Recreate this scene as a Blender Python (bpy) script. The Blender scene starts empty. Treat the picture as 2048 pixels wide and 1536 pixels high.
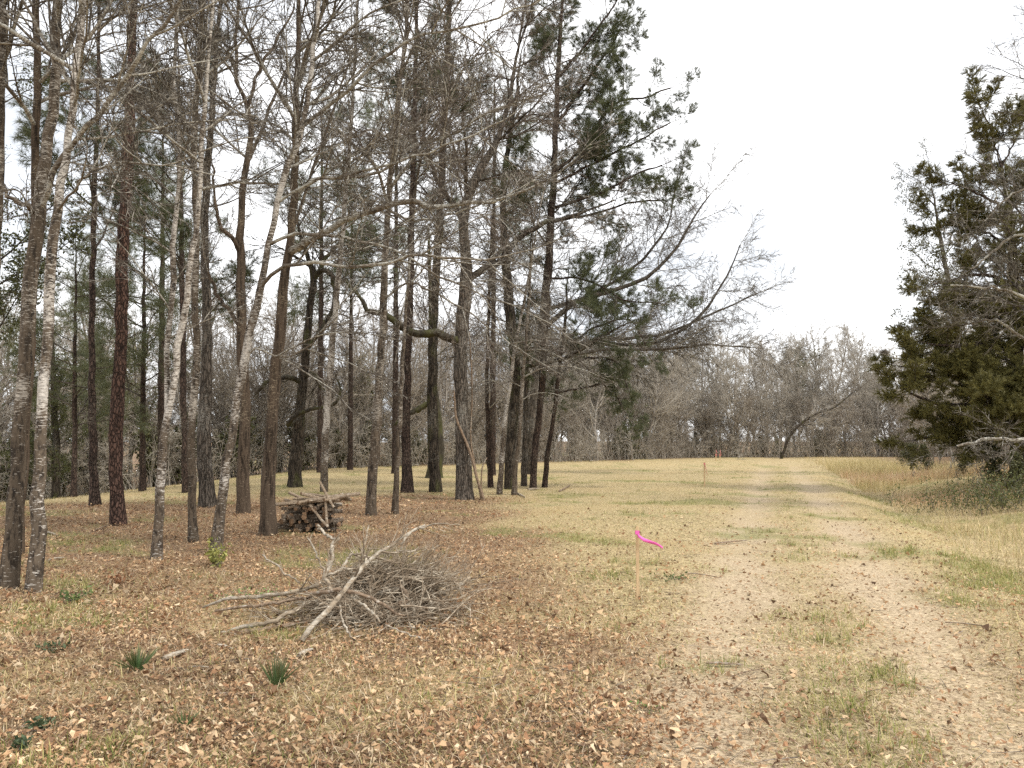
import bpy, math, random
import numpy as np
from mathutils import Vector, Matrix

random.seed(11)
RNG = np.random.default_rng(20240217)
scene = bpy.context.scene
col = scene.collection

# ------------------------------------------------------------------ camera
F = 1547.0                       # focal length in photograph pixels (2048 wide)
HORIZON = 880.0
CAM = np.array([0.0, 0.0, 1.6])
PITCH = math.atan((HORIZON - 768) / F)
cam_data = bpy.data.cameras.new('camera')
cam_data.sensor_width = 36.0
cam_data.lens = F / 2048 * 36.0
cam_data.clip_start = 0.05
cam_data.clip_end = 2000
cam = bpy.data.objects.new('camera', cam_data)
cam.location = CAM
cam.rotation_euler = (math.pi / 2 + PITCH, 0, 0)
col.objects.link(cam)
scene.camera = cam

# ------------------------------------------------------------------ sky and sun
SUN_EL, SUN_AZ = math.radians(52), math.radians(115)     # azimuth clockwise from +Y (view direction)
world = bpy.data.worlds.new('World')
scene.world = world
world.use_nodes = True
wn, wl = world.node_tree.nodes, world.node_tree.links
wn.clear()
w_out = wn.new('ShaderNodeOutputWorld')
w_mix = wn.new('ShaderNodeMixShader')
w_bg1 = wn.new('ShaderNodeBackground')
w_bg2 = wn.new('ShaderNodeBackground')
w_sky = wn.new('ShaderNodeTexSky')
w_sky.sky_type = 'NISHITA'
w_sky.sun_disc = False
w_sky.sun_elevation = SUN_EL
w_sky.sun_rotation = SUN_AZ
w_bg1.inputs['Strength'].default_value = 0.10
wl.new(w_sky.outputs['Color'], w_bg1.inputs['Color'])
w_tc = wn.new('ShaderNodeTexCoord')
w_map = wn.new('ShaderNodeMapping')
w_map.inputs['Scale'].default_value = (1.0, 1.0, 2.6)
w_map.inputs['Location'].default_value = (3.1, 0.4, 0.2)
w_noise = wn.new('ShaderNodeTexNoise')
w_noise.inputs['Scale'].default_value = 1.7
w_noise.inputs['Detail'].default_value = 5
w_noise.inputs['Roughness'].default_value = 0.5
w_ramp = wn.new('ShaderNodeValToRGB')
w_ramp.color_ramp.elements[0].position = 0.36
w_ramp.color_ramp.elements[0].color = (0.55, 0.57, 0.60, 1)
w_ramp.color_ramp.elements[1].position = 0.54
w_ramp.color_ramp.elements[1].color = (1.0, 1.0, 1.0, 1)
wl.new(w_tc.outputs['Generated'], w_map.inputs['Vector'])
wl.new(w_map.outputs['Vector'], w_noise.inputs['Vector'])
wl.new(w_noise.outputs['Fac'], w_ramp.inputs['Fac'])
wl.new(w_ramp.outputs['Color'], w_bg2.inputs['Color'])
w_bg2.inputs['Strength'].default_value = 1.02
w_mix.inputs['Fac'].default_value = 0.90
wl.new(w_bg1.outputs['Background'], w_mix.inputs[1])
wl.new(w_bg2.outputs['Background'], w_mix.inputs[2])
wl.new(w_mix.outputs['Shader'], w_out.inputs['Surface'])

sun_data = bpy.data.lights.new('sun', 'SUN')
sun_data.energy = 1.5
sun_data.angle = math.radians(10)
sun_data.color = (1.0, 0.96, 0.90)
sun = bpy.data.objects.new('sun', sun_data)
sdir = Vector((math.sin(SUN_AZ) * math.cos(SUN_EL), math.cos(SUN_AZ) * math.cos(SUN_EL), math.sin(SUN_EL)))
sun.rotation_euler = sdir.to_track_quat('Z', 'Y').to_euler()
col.objects.link(sun)

vs = scene.view_settings
vs.view_transform = 'Standard'
vs.look = 'None'
vs.exposure = 0.95
vs.gamma = 1.0
vs.use_curve_mapping = False
scene.render.engine = 'CYCLES'
scene.cycles.max_bounces = 5
scene.cycles.diffuse_bounces = 3
scene.cycles.glossy_bounces = 1
scene.cycles.transmission_bounces = 2
scene.cycles.transparent_max_bounces = 4
scene.cycles.use_denoising = False
scene.cycles.use_adaptive_sampling = False
scene.render.film_transparent = False

# ------------------------------------------------------------------ helpers
def sstep(a, b, x):
    t = np.clip((np.asarray(x, float) - a) / (b - a), 0, 1)
    return t * t * (3 - 2 * t)

def wave(x, y, s, seed=0.0):
    """cheap smooth pseudo noise in -1..1"""
    return (np.sin(x * s + 1.7 * np.sin(y * s * 0.73 + seed) + seed * 3.1)
            + np.sin(y * s * 1.31 + 1.3 * np.sin(x * s * 0.61 - seed) + seed * 1.7)
            + np.sin((x + y) * s * 0.77 + 2.1 * np.sin((x - y) * s * 0.39 + seed))) / 3.0

def ditch_u(x, y):
    return x - (4.75 + 0.32 * (y - 7.3)) - 0.12 * np.sin(y * 0.9)

def ground(x, y):
    x = np.asarray(x, float); y = np.asarray(y, float)
    z = -1.18 * sstep(9, 24, -x) * sstep(10, 32, y)
    u = ditch_u(x, y)
    z = z - 0.25 * sstep(-0.15, 1.3, u) * (1 - sstep(2.0, 4.6, u)) * (1 - sstep(26, 44, y))
    z = z + 0.30 * sstep(3.2, 6.5, u) * (1 - sstep(30, 50, y))
    v = x - (0.8 + 0.335 * (y - 3.8))
    z = z - 0.035 * np.exp(-(v / 0.38) ** 2) - 0.035 * np.exp(-((v - 1.72) / 0.42) ** 2)
    z = z + 0.03 * wave(x, y, 0.9) + 0.012 * wave(x, y, 3.1, 2.0)
    return z

def ray(x, y):
    cx, cy = (x - 1024) / F, (768 - y) / F
    c, s = math.cos(PITCH), math.sin(PITCH)
    return np.array([cx, c - s * cy, s + c * cy])

def at(x, y, Y):
    d = ray(x, y)
    return CAM + d * (Y / d[1])

def ground_px(x, y):
    d = ray(x, y)
    lo, t = 0.5, 0.5
    while t < 400:
        p = CAM + d * t
        if p[2] < ground(p[0], p[1]):
            break
        lo = t
        t *= 1.02
    hi = t
    for _ in range(30):
        m = (lo + hi) / 2
        p = CAM + d * m
        if p[2] < ground(p[0], p[1]): hi = m
        else: lo = m
    p = CAM + d * hi
    return np.array([p[0], p[1], float(ground(p[0], p[1]))])

def tag(o, label=None, cat=None, group=None, kind=None):
    if label: o['label'] = label
    if cat: o['category'] = cat
    if group: o['group'] = group
    if kind: o['kind'] = kind
    return o

def empty(name, loc, rz=0.0):
    o = bpy.data.objects.new(name, None)
    o.empty_display_size = 0.2
    o.location = loc
    o.rotation_euler = (0, 0, rz)
    col.objects.link(o)
    return o

def link(name, me, parent=None):
    o = bpy.data.objects.new(name, me)
    col.objects.link(o)
    if parent is not None: o.parent = parent
    return o

def mesh(name, V, quads=None, tris=None, mats=(), colors=None, smooth=True, mat_idx=None):
    me = bpy.data.meshes.new(name)
    V = np.asarray(V, np.float32).reshape(-1, 3)
    q = np.zeros((0, 4), np.int32) if quads is None else np.asarray(quads, np.int32).reshape(-1, 4)
    t = np.zeros((0, 3), np.int32) if tris is None else np.asarray(tris, np.int32).reshape(-1, 3)
    me.vertices.add(len(V))
    me.vertices.foreach_set('co', V.ravel())
    loops = np.concatenate([q.ravel(), t.ravel()]).astype(np.int32)
    starts = np.concatenate([np.arange(len(q)) * 4, len(q) * 4 + np.arange(len(t)) * 3]).astype(np.int32)
    me.loops.add(len(loops))
    me.loops.foreach_set('vertex_index', loops)
    me.polygons.add(len(starts))
    me.polygons.foreach_set('loop_start', starts)
    for m in (mats if isinstance(mats, (list, tuple)) else [mats]):
        me.materials.append(m)
    if mat_idx is not None:
        me.polygons.foreach_set('material_index', np.asarray(mat_idx, np.int32))
    me.update(calc_edges=True)
    me.polygons.foreach_set('use_smooth', np.full(len(starts), bool(smooth)))
    if colors is not None:
        a = me.color_attributes.new('tint', 'FLOAT_COLOR', 'POINT')
        c = np.ones((len(V), 4), np.float32)
        c[:, :3] = colors
        a.data.foreach_set('color', c.ravel())
    return me

def norm(v):
    return v / np.maximum(np.linalg.norm(v, axis=-1, keepdims=True), 1e-9)

def tubes(P, R, S=3, caps=False):
    """P (N,K,3), R (N,K) -> verts, quads (and cap tris)"""
    P = np.asarray(P, float); R = np.asarray(R, float)
    N, K, _ = P.shape
    T = norm(np.gradient(P, axis=1))
    mean = norm(P[:, -1] - P[:, 0])
    ref = np.where(np.abs(mean[:, 2:3]) < 0.8, np.array([[0, 0, 1.0]]), np.array([[1.0, 0, 0]]))
    U = norm(np.cross(np.broadcast_to(ref[:, None, :], T.shape), T))
    W = np.cross(T, U)
    a = np.arange(S) * 2 * math.pi / S
    ring = U[:, :, None, :] * np.cos(a)[None, None, :, None] + W[:, :, None, :] * np.sin(a)[None, None, :, None]
    V = P[:, :, None, :] + ring * R[:, :, None, None]
    idx = np.arange(N * K * S).reshape(N, K, S)
    n = np.roll(idx, -1, axis=2)
    Q = np.stack([idx[:, :-1], n[:, :-1], n[:, 1:], idx[:, 1:]], axis=-1).reshape(-1, 4)
    V = V.reshape(-1, 3)
    if not caps:
        return V, Q
    c0 = np.arange(N) * 2 + len(V)
    V = np.concatenate([V, np.stack([P[:, 0], P[:, -1]], 1).reshape(-1, 3)])
    t0 = np.stack([np.repeat(c0, S), n[:, 0].ravel(), idx[:, 0].ravel()], -1)
    t1 = np.stack([np.repeat(c0 + 1, S), idx[:, -1].ravel(), n[:, -1].ravel()], -1)
    return V, Q, np.concatenate([t0, t1])

class Soup:
    def __init__(s): s.V, s.Q, s.T, s.C, s.n = [], [], [], [], 0
    def add(s, V, Q=None, T=None, C=None):
        V = np.asarray(V, float).reshape(-1, 3)
        s.V.append(V)
        if Q is not None: s.Q.append(np.asarray(Q) + s.n)
        if T is not None: s.T.append(np.asarray(T) + s.n)
        if C is not None: s.C.append(np.broadcast_to(np.asarray(C, float), V.shape))
        s.n += len(V)
    def tubes(s, P, R, S=3):
        V, Q = tubes(P, R, S); s.add(V, Q)
    def mesh(s, name, mats, smooth=True):
        return mesh(name, np.concatenate(s.V), np.concatenate(s.Q) if s.Q else None,
                    np.concatenate(s.T) if s.T else None, mats, np.concatenate(s.C) if s.C else None, smooth)

def resample(pts, K):
    """Catmull-Rom resampling of an (n,m) table by chord length of first 3 columns"""
    pts = np.asarray(pts, float)
    d = np.concatenate([[0], np.cumsum(np.linalg.norm(np.diff(pts[:, :3], axis=0), axis=1))])
    s = np.linspace(0, d[-1], K)
    ext = np.vstack([2 * pts[0] - pts[1], pts, 2 * pts[-1] - pts[-2]])
    i = np.clip(np.searchsorted(d, s, side='right') - 1, 0, len(pts) - 2)
    f = ((s - d[i]) / np.maximum(d[i + 1] - d[i], 1e-9))[:, None]
    p0, p1, p2, p3 = ext[i], ext[i + 1], ext[i + 2], ext[i + 3]
    return 0.5 * (2 * p1 + (p2 - p0) * f + (2 * p0 - 5 * p1 + 4 * p2 - p3) * f ** 2 + (3 * p1 - p0 - 3 * p2 + p3) * f ** 3)

def rand_perp(d, rng):
    r = rng.normal(size=d.shape)
    return norm(r - (r * d).sum(-1, keepdims=True) * d)

def march(o, d, L, r, K, wig, trop, rng, tip=0.35, bias=None):
    N = len(o)
    P = np.zeros((N, K, 3)); P[:, 0] = o
    d = norm(d)
    step = (L / (K - 1))[:, None]
    for k in range(1, K):
        d = d + rng.normal(size=(N, 3)) * wig
        d[:, 2] += trop
        if bias is not None: d = d + bias
        d = norm(d)
        P[:, k] = P[:, k - 1] + d * step
    R = r[:, None] * np.linspace(1, tip, K)[None, :]
    return P, R

def spawn(P, R, n, t_range, ang, lenf, K, wig, trop, rng, rmul=0.6, rmin=0.003, tip=0.35, bias=None, lenabs=None, av=0.25, taper=0.55):
    N, Kp, _ = P.shape
    idx = np.repeat(np.arange(N), n)
    strat = (np.tile(np.arange(n), N) + rng.uniform(0, 1, N * n)) / n
    t = t_range[0] + (t_range[1] - t_range[0]) * strat
    s = np.clip(t, 0, 0.999) * (Kp - 1)
    i = s.astype(int); f = (s - i)[:, None]
    o = P[idx, i] * (1 - f) + P[idx, i + 1] * f
    d = norm(P[idx, i + 1] - P[idx, i])
    rp = R[idx, i] * (1 - f[:, 0]) + R[idx, i + 1] * f[:, 0]
    Lp = np.linalg.norm(np.diff(P, axis=1), axis=2).sum(1)[idx]
    a = rng.normal(ang, av, N * n)[:, None]
    dd = d * np.cos(a) + rand_perp(d, rng) * np.sin(a)
    base = Lp * lenf if lenabs is None else np.full(N * n, lenabs, float)
    L = base * (1 - taper * strat) * rng.uniform(0.65, 1.3, N * n)
    r = np.maximum(np.minimum(rp * rmul, 0.5 * rp + 0.5 * L * 0.012), rmin)
    return march(o, dd, L, r, K, wig, trop, rng, tip, bias)

def stack_polys(lists):
    return lists

# ------------------------------------------------------------------ materials
def new_mat(name):
    m = bpy.data.materials.new(name)
    m.use_nodes = True
    nt = m.node_tree
    b = nt.nodes['Principled BSDF']
    b.inputs['Specular IOR Level'].default_value = 0.2
    b.inputs['Roughness'].default_value = 0.9
    return m, nt, b

def N_(nt, t, **kw):
    n = nt.nodes.new(t)
    for k, v in kw.items():
        if k in n.inputs: n.inputs[k].default_value = v
        else: setattr(n, k, v)
    return n

def ramp(nt, src, stops):
    r = nt.nodes.new('ShaderNodeValToRGB')
    e = r.color_ramp.elements
    while len(e) < len(stops): e.new(0.5)
    for i, (p, c) in enumerate(stops):
        e[i].position = p
        e[i].color = (c, c, c, 1) if isinstance(c, (int, float)) else (*c, 1)
    nt.links.new(src, r.inputs['Fac'])
    return r.outputs['Color']

def mixc(nt, fac, a, b, mode='MIX'):
    m = nt.nodes.new('ShaderNodeMix')
    m.data_type = 'RGBA'; m.blend_type = mode
    for sock, v in ((m.inputs[0], fac), (m.inputs[6], a), (m.inputs[7], b)):
        if hasattr(v, 'is_linked') or isinstance(v, bpy.types.NodeSocket): nt.links.new(v, sock)
        elif isinstance(v, (int, float)): sock.default_value = v
        else: sock.default_value = (*v, 1)
    return m.outputs[2]

def noise(nt, coord, scale, detail=4, rough=0.55, mscale=None, loc=None):
    n = nt.nodes.new('ShaderNodeTexNoise')
    n.inputs['Scale'].default_value = scale
    n.inputs['Detail'].default_value = detail
    n.inputs['Roughness'].default_value = rough
    if mscale is not None:
        mp = nt.nodes.new('ShaderNodeMapping')
        mp.inputs['Scale'].default_value = mscale
        if loc: mp.inputs['Location'].default_value = loc
        nt.links.new(coord, mp.inputs['Vector'])
        coord = mp.outputs['Vector']
    nt.links.new(coord, n.inputs['Vector'])
    return n.outputs['Fac']

def mathn(nt, op, a, b):
    m = nt.nodes.new('ShaderNodeMath'); m.operation = op
    for s, v in ((m.inputs[0], a), (m.inputs[1], b)):
        if isinstance(v, bpy.types.NodeSocket): nt.links.new(v, s)
        else: s.default_value = v
    return m.outputs[0]

def bump(nt, b, h, strength, dist):
    n = nt.nodes.new('ShaderNodeBump')
    n.inputs['Strength'].default_value = strength
    n.inputs['Distance'].default_value = dist
    nt.links.new(h, n.inputs['Height'])
    nt.links.new(n.outputs['Normal'], b.inputs['Normal'])

def bark(name, light, dark, furrow=(16, 16, 2.2), lichen=0.0, lichen_col=(0.60, 0.58, 0.52), zlo=0.4, zhi=2.2, moss=0.0, contrast=0.5, bstr=0.7, plates=None):
    m, nt, b = new_mat(name)
    tc = nt.nodes.new('ShaderNodeTexCoord').outputs['Object']
    f1 = noise(nt, tc, 1.0, 6, 0.65, furrow)
    f2 = noise(nt, tc, 1.0, 3, 0.5, (furrow[0] * 0.35, furrow[1] * 0.35, furrow[2] * 0.5))
    fr = ramp(nt, f1, [(0.40, 0.0), (0.40 + 0.22 * contrast + 0.02, 1.0)])
    c = mixc(nt, fr, dark, light)
    c = mixc(nt, ramp(nt, f2, [(0.35, 0.0), (0.7, 0.65)]), c, tuple(v * 0.62 for v in light))
    hgt = f1
    if plates:
        mp = nt.nodes.new('ShaderNodeMapping'); mp.inputs['Scale'].default_value = plates
        wob = nt.nodes.new('ShaderNodeTexNoise'); wob.inputs['Scale'].default_value = 6.0
        add = nt.nodes.new('ShaderNodeVectorMath'); add.operation = 'MULTIPLY_ADD'
        nt.links.new(tc, wob.inputs['Vector']); nt.links.new(wob.outputs['Color'], add.inputs[0]); add.inputs[1].default_value = (0.08, 0.08, 0.08); nt.links.new(tc, add.inputs[2])
        nt.links.new(add.outputs[0], mp.inputs['Vector'])
        vo = nt.nodes.new('ShaderNodeTexVoronoi'); vo.feature = 'DISTANCE_TO_EDGE'; vo.inputs['Scale'].default_value = 1.0
        nt.links.new(mp.outputs['Vector'], vo.inputs['Vector'])
        ck = ramp(nt, vo.outputs['Distance'], [(0.02, 0.15), (0.14, 1.0)])
        c = mixc(nt, ck, dark, c)
        hgt = mathn(nt, 'ADD', ck, mathn(nt, 'MULTIPLY', f1, 0.4))
    if moss > 0:
        mo = ramp(nt, noise(nt, tc, 1.0, 3, 0.5, (3, 3, 1.1)), [(0.60 - 0.2 * moss, 0.0), (0.70 - 0.1 * moss, 0.8)])
        c = mixc(nt, mo, c, (0.075, 0.075, 0.025))
    if lichen > 0:
        l1 = noise(nt, tc, 1.0, 5, 0.75, (14, 14, 58))
        l2 = noise(nt, tc, 1.0, 3, 0.5, (2.2, 2.2, 1.6), (3, 1, 5))
        l3 = noise(nt, tc, 1.0, 4, 0.6, (22, 22, 40), (7, 2, 1))
        sep = nt.nodes.new('ShaderNodeSeparateXYZ'); nt.links.new(tc, sep.inputs[0])
        hz = nt.nodes.new('ShaderNodeMapRange'); nt.links.new(sep.outputs['Z'], hz.inputs['Value'])
        hz.inputs['From Min'].default_value = zlo; hz.inputs['From Max'].default_value = zhi
        hz.inputs['To Min'].default_value = -0.16; hz.inputs['To Max'].default_value = 0.0
        s = mathn(nt, 'ADD', mathn(nt, 'MULTIPLY', l1, 0.60), mathn(nt, 'MULTIPLY', l2, 0.40))
        s = mathn(nt, 'ADD', s, hz.outputs[0])
        th = 0.60 - 0.20 * lichen
        lm = ramp(nt, s, [(th, 0.0), (th + 0.028, 1.0)])
        ds = noise(nt, tc, 1.0, 2, 0.5, (17, 17, 75), (1, 9, 4))
        lm = mixc(nt, ramp(nt, ds, [(0.66 - 0.07 * lichen, 0.0), (0.70 - 0.07 * lichen, 0.85)]), lm, (1.0, 1.0, 1.0))
        lc = mixc(nt, ramp(nt, l3, [(0.38, 0.0), (0.62, 1.0)]), tuple(v * 0.55 for v in lichen_col), lichen_col)
        c = mixc(nt, mathn(nt, 'MULTIPLY', lm, 0.92), c, lc)
    nt.links.new(c, b.inputs['Base Color'])
    bump(nt, b, hgt, bstr, 0.03)
    return m

def twig_mat(name, a, bcol, lich=None):
    m, nt, b = new_mat(name)
    tc = nt.nodes.new('ShaderNodeTexCoord').outputs['Object']
    c = mixc(nt, ramp(nt, noise(nt, tc, 1.3, 3), [(0.35, 0.0), (0.65, 1.0)]), a, bcol)
    if lich:
        c = mixc(nt, ramp(nt, noise(nt, tc, 9.0, 3, 0.6), [(0.50, 0.0), (0.60, 1.0)]), c, lich)
    nt.links.new(c, b.inputs['Base Color'])
    return m

def tint_mat(name, rough=0.85, trans=0.0, spec=0.2):
    m, nt, b = new_mat(name)
    a = nt.nodes.new('ShaderNodeAttribute'); a.attribute_name = 'tint'
    nt.links.new(a.outputs['Color'], b.inputs['Base Color'])
    b.inputs['Roughness'].default_value = rough
    b.inputs['Specular IOR Level'].default_value = spec
    if trans > 0:
        t = nt.nodes.new('ShaderNodeBsdfTranslucent')
        nt.links.new(a.outputs['Color'], t.inputs['Color'])
        mx = nt.nodes.new('ShaderNodeMixShader'); mx.inputs[0].default_value = trans
        nt.links.new(b.outputs[0], mx.inputs[1]); nt.links.new(t.outputs[0], mx.inputs[2])
        nt.links.new(mx.outputs[0], nt.nodes['Material Output'].inputs['Surface'])
    return m

def flat_mat(name, c1, c2, scale=(8, 8, 8), rough=0.85, bstr=0.0):
    m, nt, b = new_mat(name)
    tc = nt.nodes.new('ShaderNodeTexCoord').outputs['Object']
    n = noise(nt, tc, 1.0, 5, 0.6, scale)
    nt.links.new(mixc(nt, ramp(nt, n, [(0.35, 0.0), (0.65, 1.0)]), c1, c2), b.inputs['Base Color'])
    b.inputs['Roughness'].default_value = rough
    if bstr: bump(nt, b, n, bstr, 0.01)
    return m

M = {}
M['pale'] = bark('bark_pale_patches', (0.135, 0.104, 0.074), (0.024, 0.018, 0.014), (20, 20, 7), 0.57, (0.64, 0.59, 0.52), 0.1, 2.0, bstr=0.5)
M['patchy'] = bark('bark_some_patches', (0.118, 0.090, 0.063), (0.022, 0.017, 0.013), (20, 20, 5), 0.36, (0.50, 0.45, 0.38), 0.1, 2.2, bstr=0.6)
M['brown'] = bark('bark_brown', (0.112, 0.081, 0.056), (0.022, 0.016, 0.011), (18, 18, 2.2), 0.16, (0.36, 0.29, 0.20), 0.2, 2.2, bstr=0.9)
M['grey'] = bark('bark_grey', (0.165, 0.136, 0.108), (0.032, 0.026, 0.020), (16, 16, 3.0), 0.24, (0.28, 0.26, 0.22), 0.0, 1.0, bstr=0.9, plates=(17, 17, 2.6))
M['dark'] = bark('bark_dark', (0.096, 0.075, 0.055), (0.014, 0.011, 0.008), (15, 15, 2.8), 0.18, (0.24, 0.22, 0.18), 0.0, 1.0, moss=0.25, bstr=0.9, plates=(16, 16, 2.4))
M['mossy'] = bark('bark_mossy_dark', (0.064, 0.053, 0.037), (0.013, 0.010, 0.008), (14, 14, 3.0), 0.10, (0.20, 0.19, 0.15), 0, 1, moss=0.8, bstr=0.9)
M['redpine'] = bark('bark_red_pine', (0.165, 0.098, 0.073), (0.028, 0.018, 0.014), (20, 20, 5), contrast=0.6, bstr=1.0, plates=(21, 21, 7.5))
M['darkpine'] = bark('bark_dark_pine', (0.115, 0.078, 0.060), (0.020, 0.014, 0.011), (18, 18, 4), 0.12, (0.20, 0.17, 0.13), 0, 1, contrast=0.6, bstr=1.0, plates=(22, 22, 7))
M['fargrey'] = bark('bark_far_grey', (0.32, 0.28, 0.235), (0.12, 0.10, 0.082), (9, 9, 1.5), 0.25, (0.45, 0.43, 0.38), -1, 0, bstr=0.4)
M['limb_lichen'] = bark('bark_limb_lichen', (0.19, 0.155, 0.115), (0.06, 0.047, 0.036), (14, 14, 14), 0.50, (0.55, 0.53, 0.46), -20, -10, bstr=0.4)
M['twig'] = twig_mat('twigs_grey_brown', (0.115, 0.097, 0.077), (0.060, 0.050, 0.040), (0.33, 0.305, 0.26))
M['twig_warm'] = twig_mat('twigs_warm', (0.130, 0.103, 0.083), (0.068, 0.054, 0.044), (0.29, 0.25, 0.21))
M['twig_dark'] = twig_mat('twigs_dark', (0.070, 0.054, 0.042), (0.04, 0.032, 0.025), (0.13, 0.115, 0.09))
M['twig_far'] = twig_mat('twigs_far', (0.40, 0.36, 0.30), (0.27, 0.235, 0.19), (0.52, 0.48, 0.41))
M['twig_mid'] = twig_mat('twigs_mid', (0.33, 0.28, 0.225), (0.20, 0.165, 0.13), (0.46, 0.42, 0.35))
M['brush'] = twig_mat('brush_grey', (0.34, 0.265, 0.185), (0.17, 0.13, 0.09), (0.50, 0.43, 0.33))
M['deadwood'] = bark('dead_wood_pale', (0.34, 0.27, 0.19), (0.13, 0.10, 0.07), (25, 25, 25), 0.45, (0.52, 0.46, 0.37), -20, -10, bstr=0.4)
M['deadbrown'] = bark('dead_wood_brown', (0.28, 0.20, 0.135), (0.10, 0.07, 0.048), (25, 25, 25), 0.15, (0.5, 0.44, 0.36), -20, -10, bstr=0.5)
M['tint'] = tint_mat('leaf_tint', 0.8, 0.15)
M['grass'] = tint_mat('grass_tint', 0.8, 0.25)
M['needle'] = tint_mat('needle_tint', 0.55, 0.12, 0.3)
M['green'] = tint_mat('green_leaf_tint', 0.5, 0.2, 0.35)

# ------------------------------------------------------------------ ground
def zone_litter(x, y):
    xb = np.interp(y, [2, 4, 8, 14, 20, 24, 30], [1.0, 0.9, 0.55, 0.1, -0.2, -2.0, -8]) + 0.8 * wave(x, y, 1.1, 4)
    yb = np.interp(x, [-30, -20, -11, 0, 2], [15, 17, 20.5, 23.5, 24]) + 1.2 * wave(x, y, 0.8, 9)
    l = sstep(-0.9, 0.9, xb - x) * sstep(-1.6, 1.6, yb - y)
    l = l * (1 - 0.55 * sstep(-0.15, 0.45, wave(x, y, 2.3, 40) + 0.4 * wave(x, y, 5.9, 23)) * (1 - sstep(6.5, 11, y)))
    return np.maximum(l, zone_wood(x, y))

EDGE = np.array([(-34, 33), (-24, 35), (-18.6, 35.5), (-15, 38.5), (-9.4, 46), (3.5, 57), (17, 70), (38, 73), (56, 75)], float)
def zone_wood(x, y):
    ye = np.interp(x, EDGE[:, 0], EDGE[:, 1])
    return np.maximum(sstep(0.2, 1.8, y - ye), sstep(6.0, 8.5, ditch_u(x, y)) * sstep(8, 14, y))

def zone_track(x, y):
    v = x - (0.8 + 0.335 * (y - 3.8)) + 0.10 * wave(x, y, 1.3, 3)
    e = 0.16 * wave(x, y, 2.7, 31) + 0.10 * wave(x, y, 6.5, 17)
    a = np.exp(-np.abs((v + e) / 0.46) ** 2.2) + np.exp(-np.abs((v - 1.72 + e) / 0.48) ** 2.2)
    near = 0.38 * np.exp(-((v - 0.85) / 1.3) ** 2) * (1 - sstep(9, 20, y))
    return np.clip((a + near) * (0.80 + 0.34 * wave(x, y, 0.9, 6)), 0, 1) * (1 - 0.60 * sstep(24, 50, y))

def zone_green(x, y):
    u = ditch_u(x, y)
    g = sstep(0.16, 0.55, wave(x, y, 1.45, 12) * 0.55 + wave(x, y, 4.3, 5) * 0.35 + wave(x, y, 0.5, 8) * 0.3)
    g = g + 0.9 * np.exp(-((u - 0.75) / 0.55) ** 2) * sstep(4, 9, y) * (1 - sstep(24, 34, y)) * sstep(-0.4, 0.3, wave(x, y, 0.8, 1))
    v = x - (0.8 + 0.335 * (y - 3.8))
    g = g + 0.34 * np.exp(-((v - 0.88) / 0.34) ** 2) * sstep(-0.25, 0.5, wave(x, y, 2.1, 7))
    return np.clip(g, 0, 1)

gx = np.concatenate([-np.geomspace(600, 32, 16), np.arange(-30, 28, 0.22), np.geomspace(30, 600, 16)])
gy = np.concatenate([[-200, -80, -30, -12, -5], np.arange(-2, 46, 0.22), np.geomspace(47, 900, 30)])
GX, GY = np.meshgrid(gx, gy)
GZ = ground(GX, GY)
gv = np.stack([GX, GY, GZ], -1).reshape(-1, 3)
ii = np.arange(len(gv)).reshape(GX.shape)
gq = np.stack([ii[:-1, :-1], ii[:-1, 1:], ii[1:, 1:], ii[1:, :-1]], -1).reshape(-1, 4)
gm, nt, b = new_mat('ground_field')
za = nt.nodes.new('ShaderNodeAttribute'); za.attribute_name = 'tint'
sep = nt.nodes.new('ShaderNodeSeparateColor'); nt.links.new(za.outputs['Color'], sep.inputs[0])
tc = nt.nodes.new('ShaderNodeTexCoord').outputs['Object']
fine = noise(nt, tc, 26, 6, 0.7)
mid = noise(nt, tc, 5.5, 5, 0.65)
big = noise(nt, tc, 0.45, 4, 0.6)
streak = noise(nt, tc, 1.0, 5, 0.7, (34, 60, 20))
dry = mixc(nt, ramp(nt, fine, [(0.38, 0.0), (0.58, 1.0)]), (0.12, 0.085, 0.04), (0.58, 0.46, 0.25))
dry = mixc(nt, ramp(nt, mid, [(0.48, 0.0), (0.66, 0.6)]), dry, (0.24, 0.20, 0.085))
dry = mixc(nt, ramp(nt, big, [(0.45, 0.0), (0.65, 0.5)]), dry, (0.40, 0.29, 0.14))
lit = mixc(nt, ramp(nt, fine, [(0.42, 0.0), (0.60, 1.0)]), (0.055, 0.035, 0.021), (0.37, 0.24, 0.14))
lit = mixc(nt, ramp(nt, mid, [(0.40, 0.0), (0.62, 0.7)]), lit, (0.27, 0.17, 0.095))
trk = mixc(nt, ramp(nt, streak, [(0.38, 0.0), (0.56, 1.0)]), (0.20, 0.14, 0.082), (0.58, 0.46, 0.31))
trk = mixc(nt, ramp(nt, mid, [(0.5, 0.0), (0.75, 0.6)]), trk, (0.36, 0.28, 0.17))
grn = mixc(nt, ramp(nt, fine, [(0.35, 0.0), (0.65, 1.0)]), (0.09, 0.10, 0.03), (0.26, 0.27, 0.085))
c = mixc(nt, sep.outputs[0], dry, lit)
c = mixc(nt, mathn(nt, 'MULTIPLY', sep.outputs[1], 0.9), c, trk)
c = mixc(nt, mathn(nt, 'MULTIPLY', sep.outputs[2], 0.55), c, grn)
nt.links.new(c, b.inputs['Base Color'])
bump(nt, b, fine, 0.6, 0.03)
zc = np.stack([zone_litter(gv[:, 0], gv[:, 1]), zone_track(gv[:, 0], gv[:, 1]), zone_green(gv[:, 0], gv[:, 1])], -1)
zc *= (gv[:, 1:2] > -15)
tag(link('ground', mesh('ground', gv, gq, None, gm, zc)), 'flat field of dry grass, leaf litter and a worn two-rut track', kind='structure')

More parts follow.
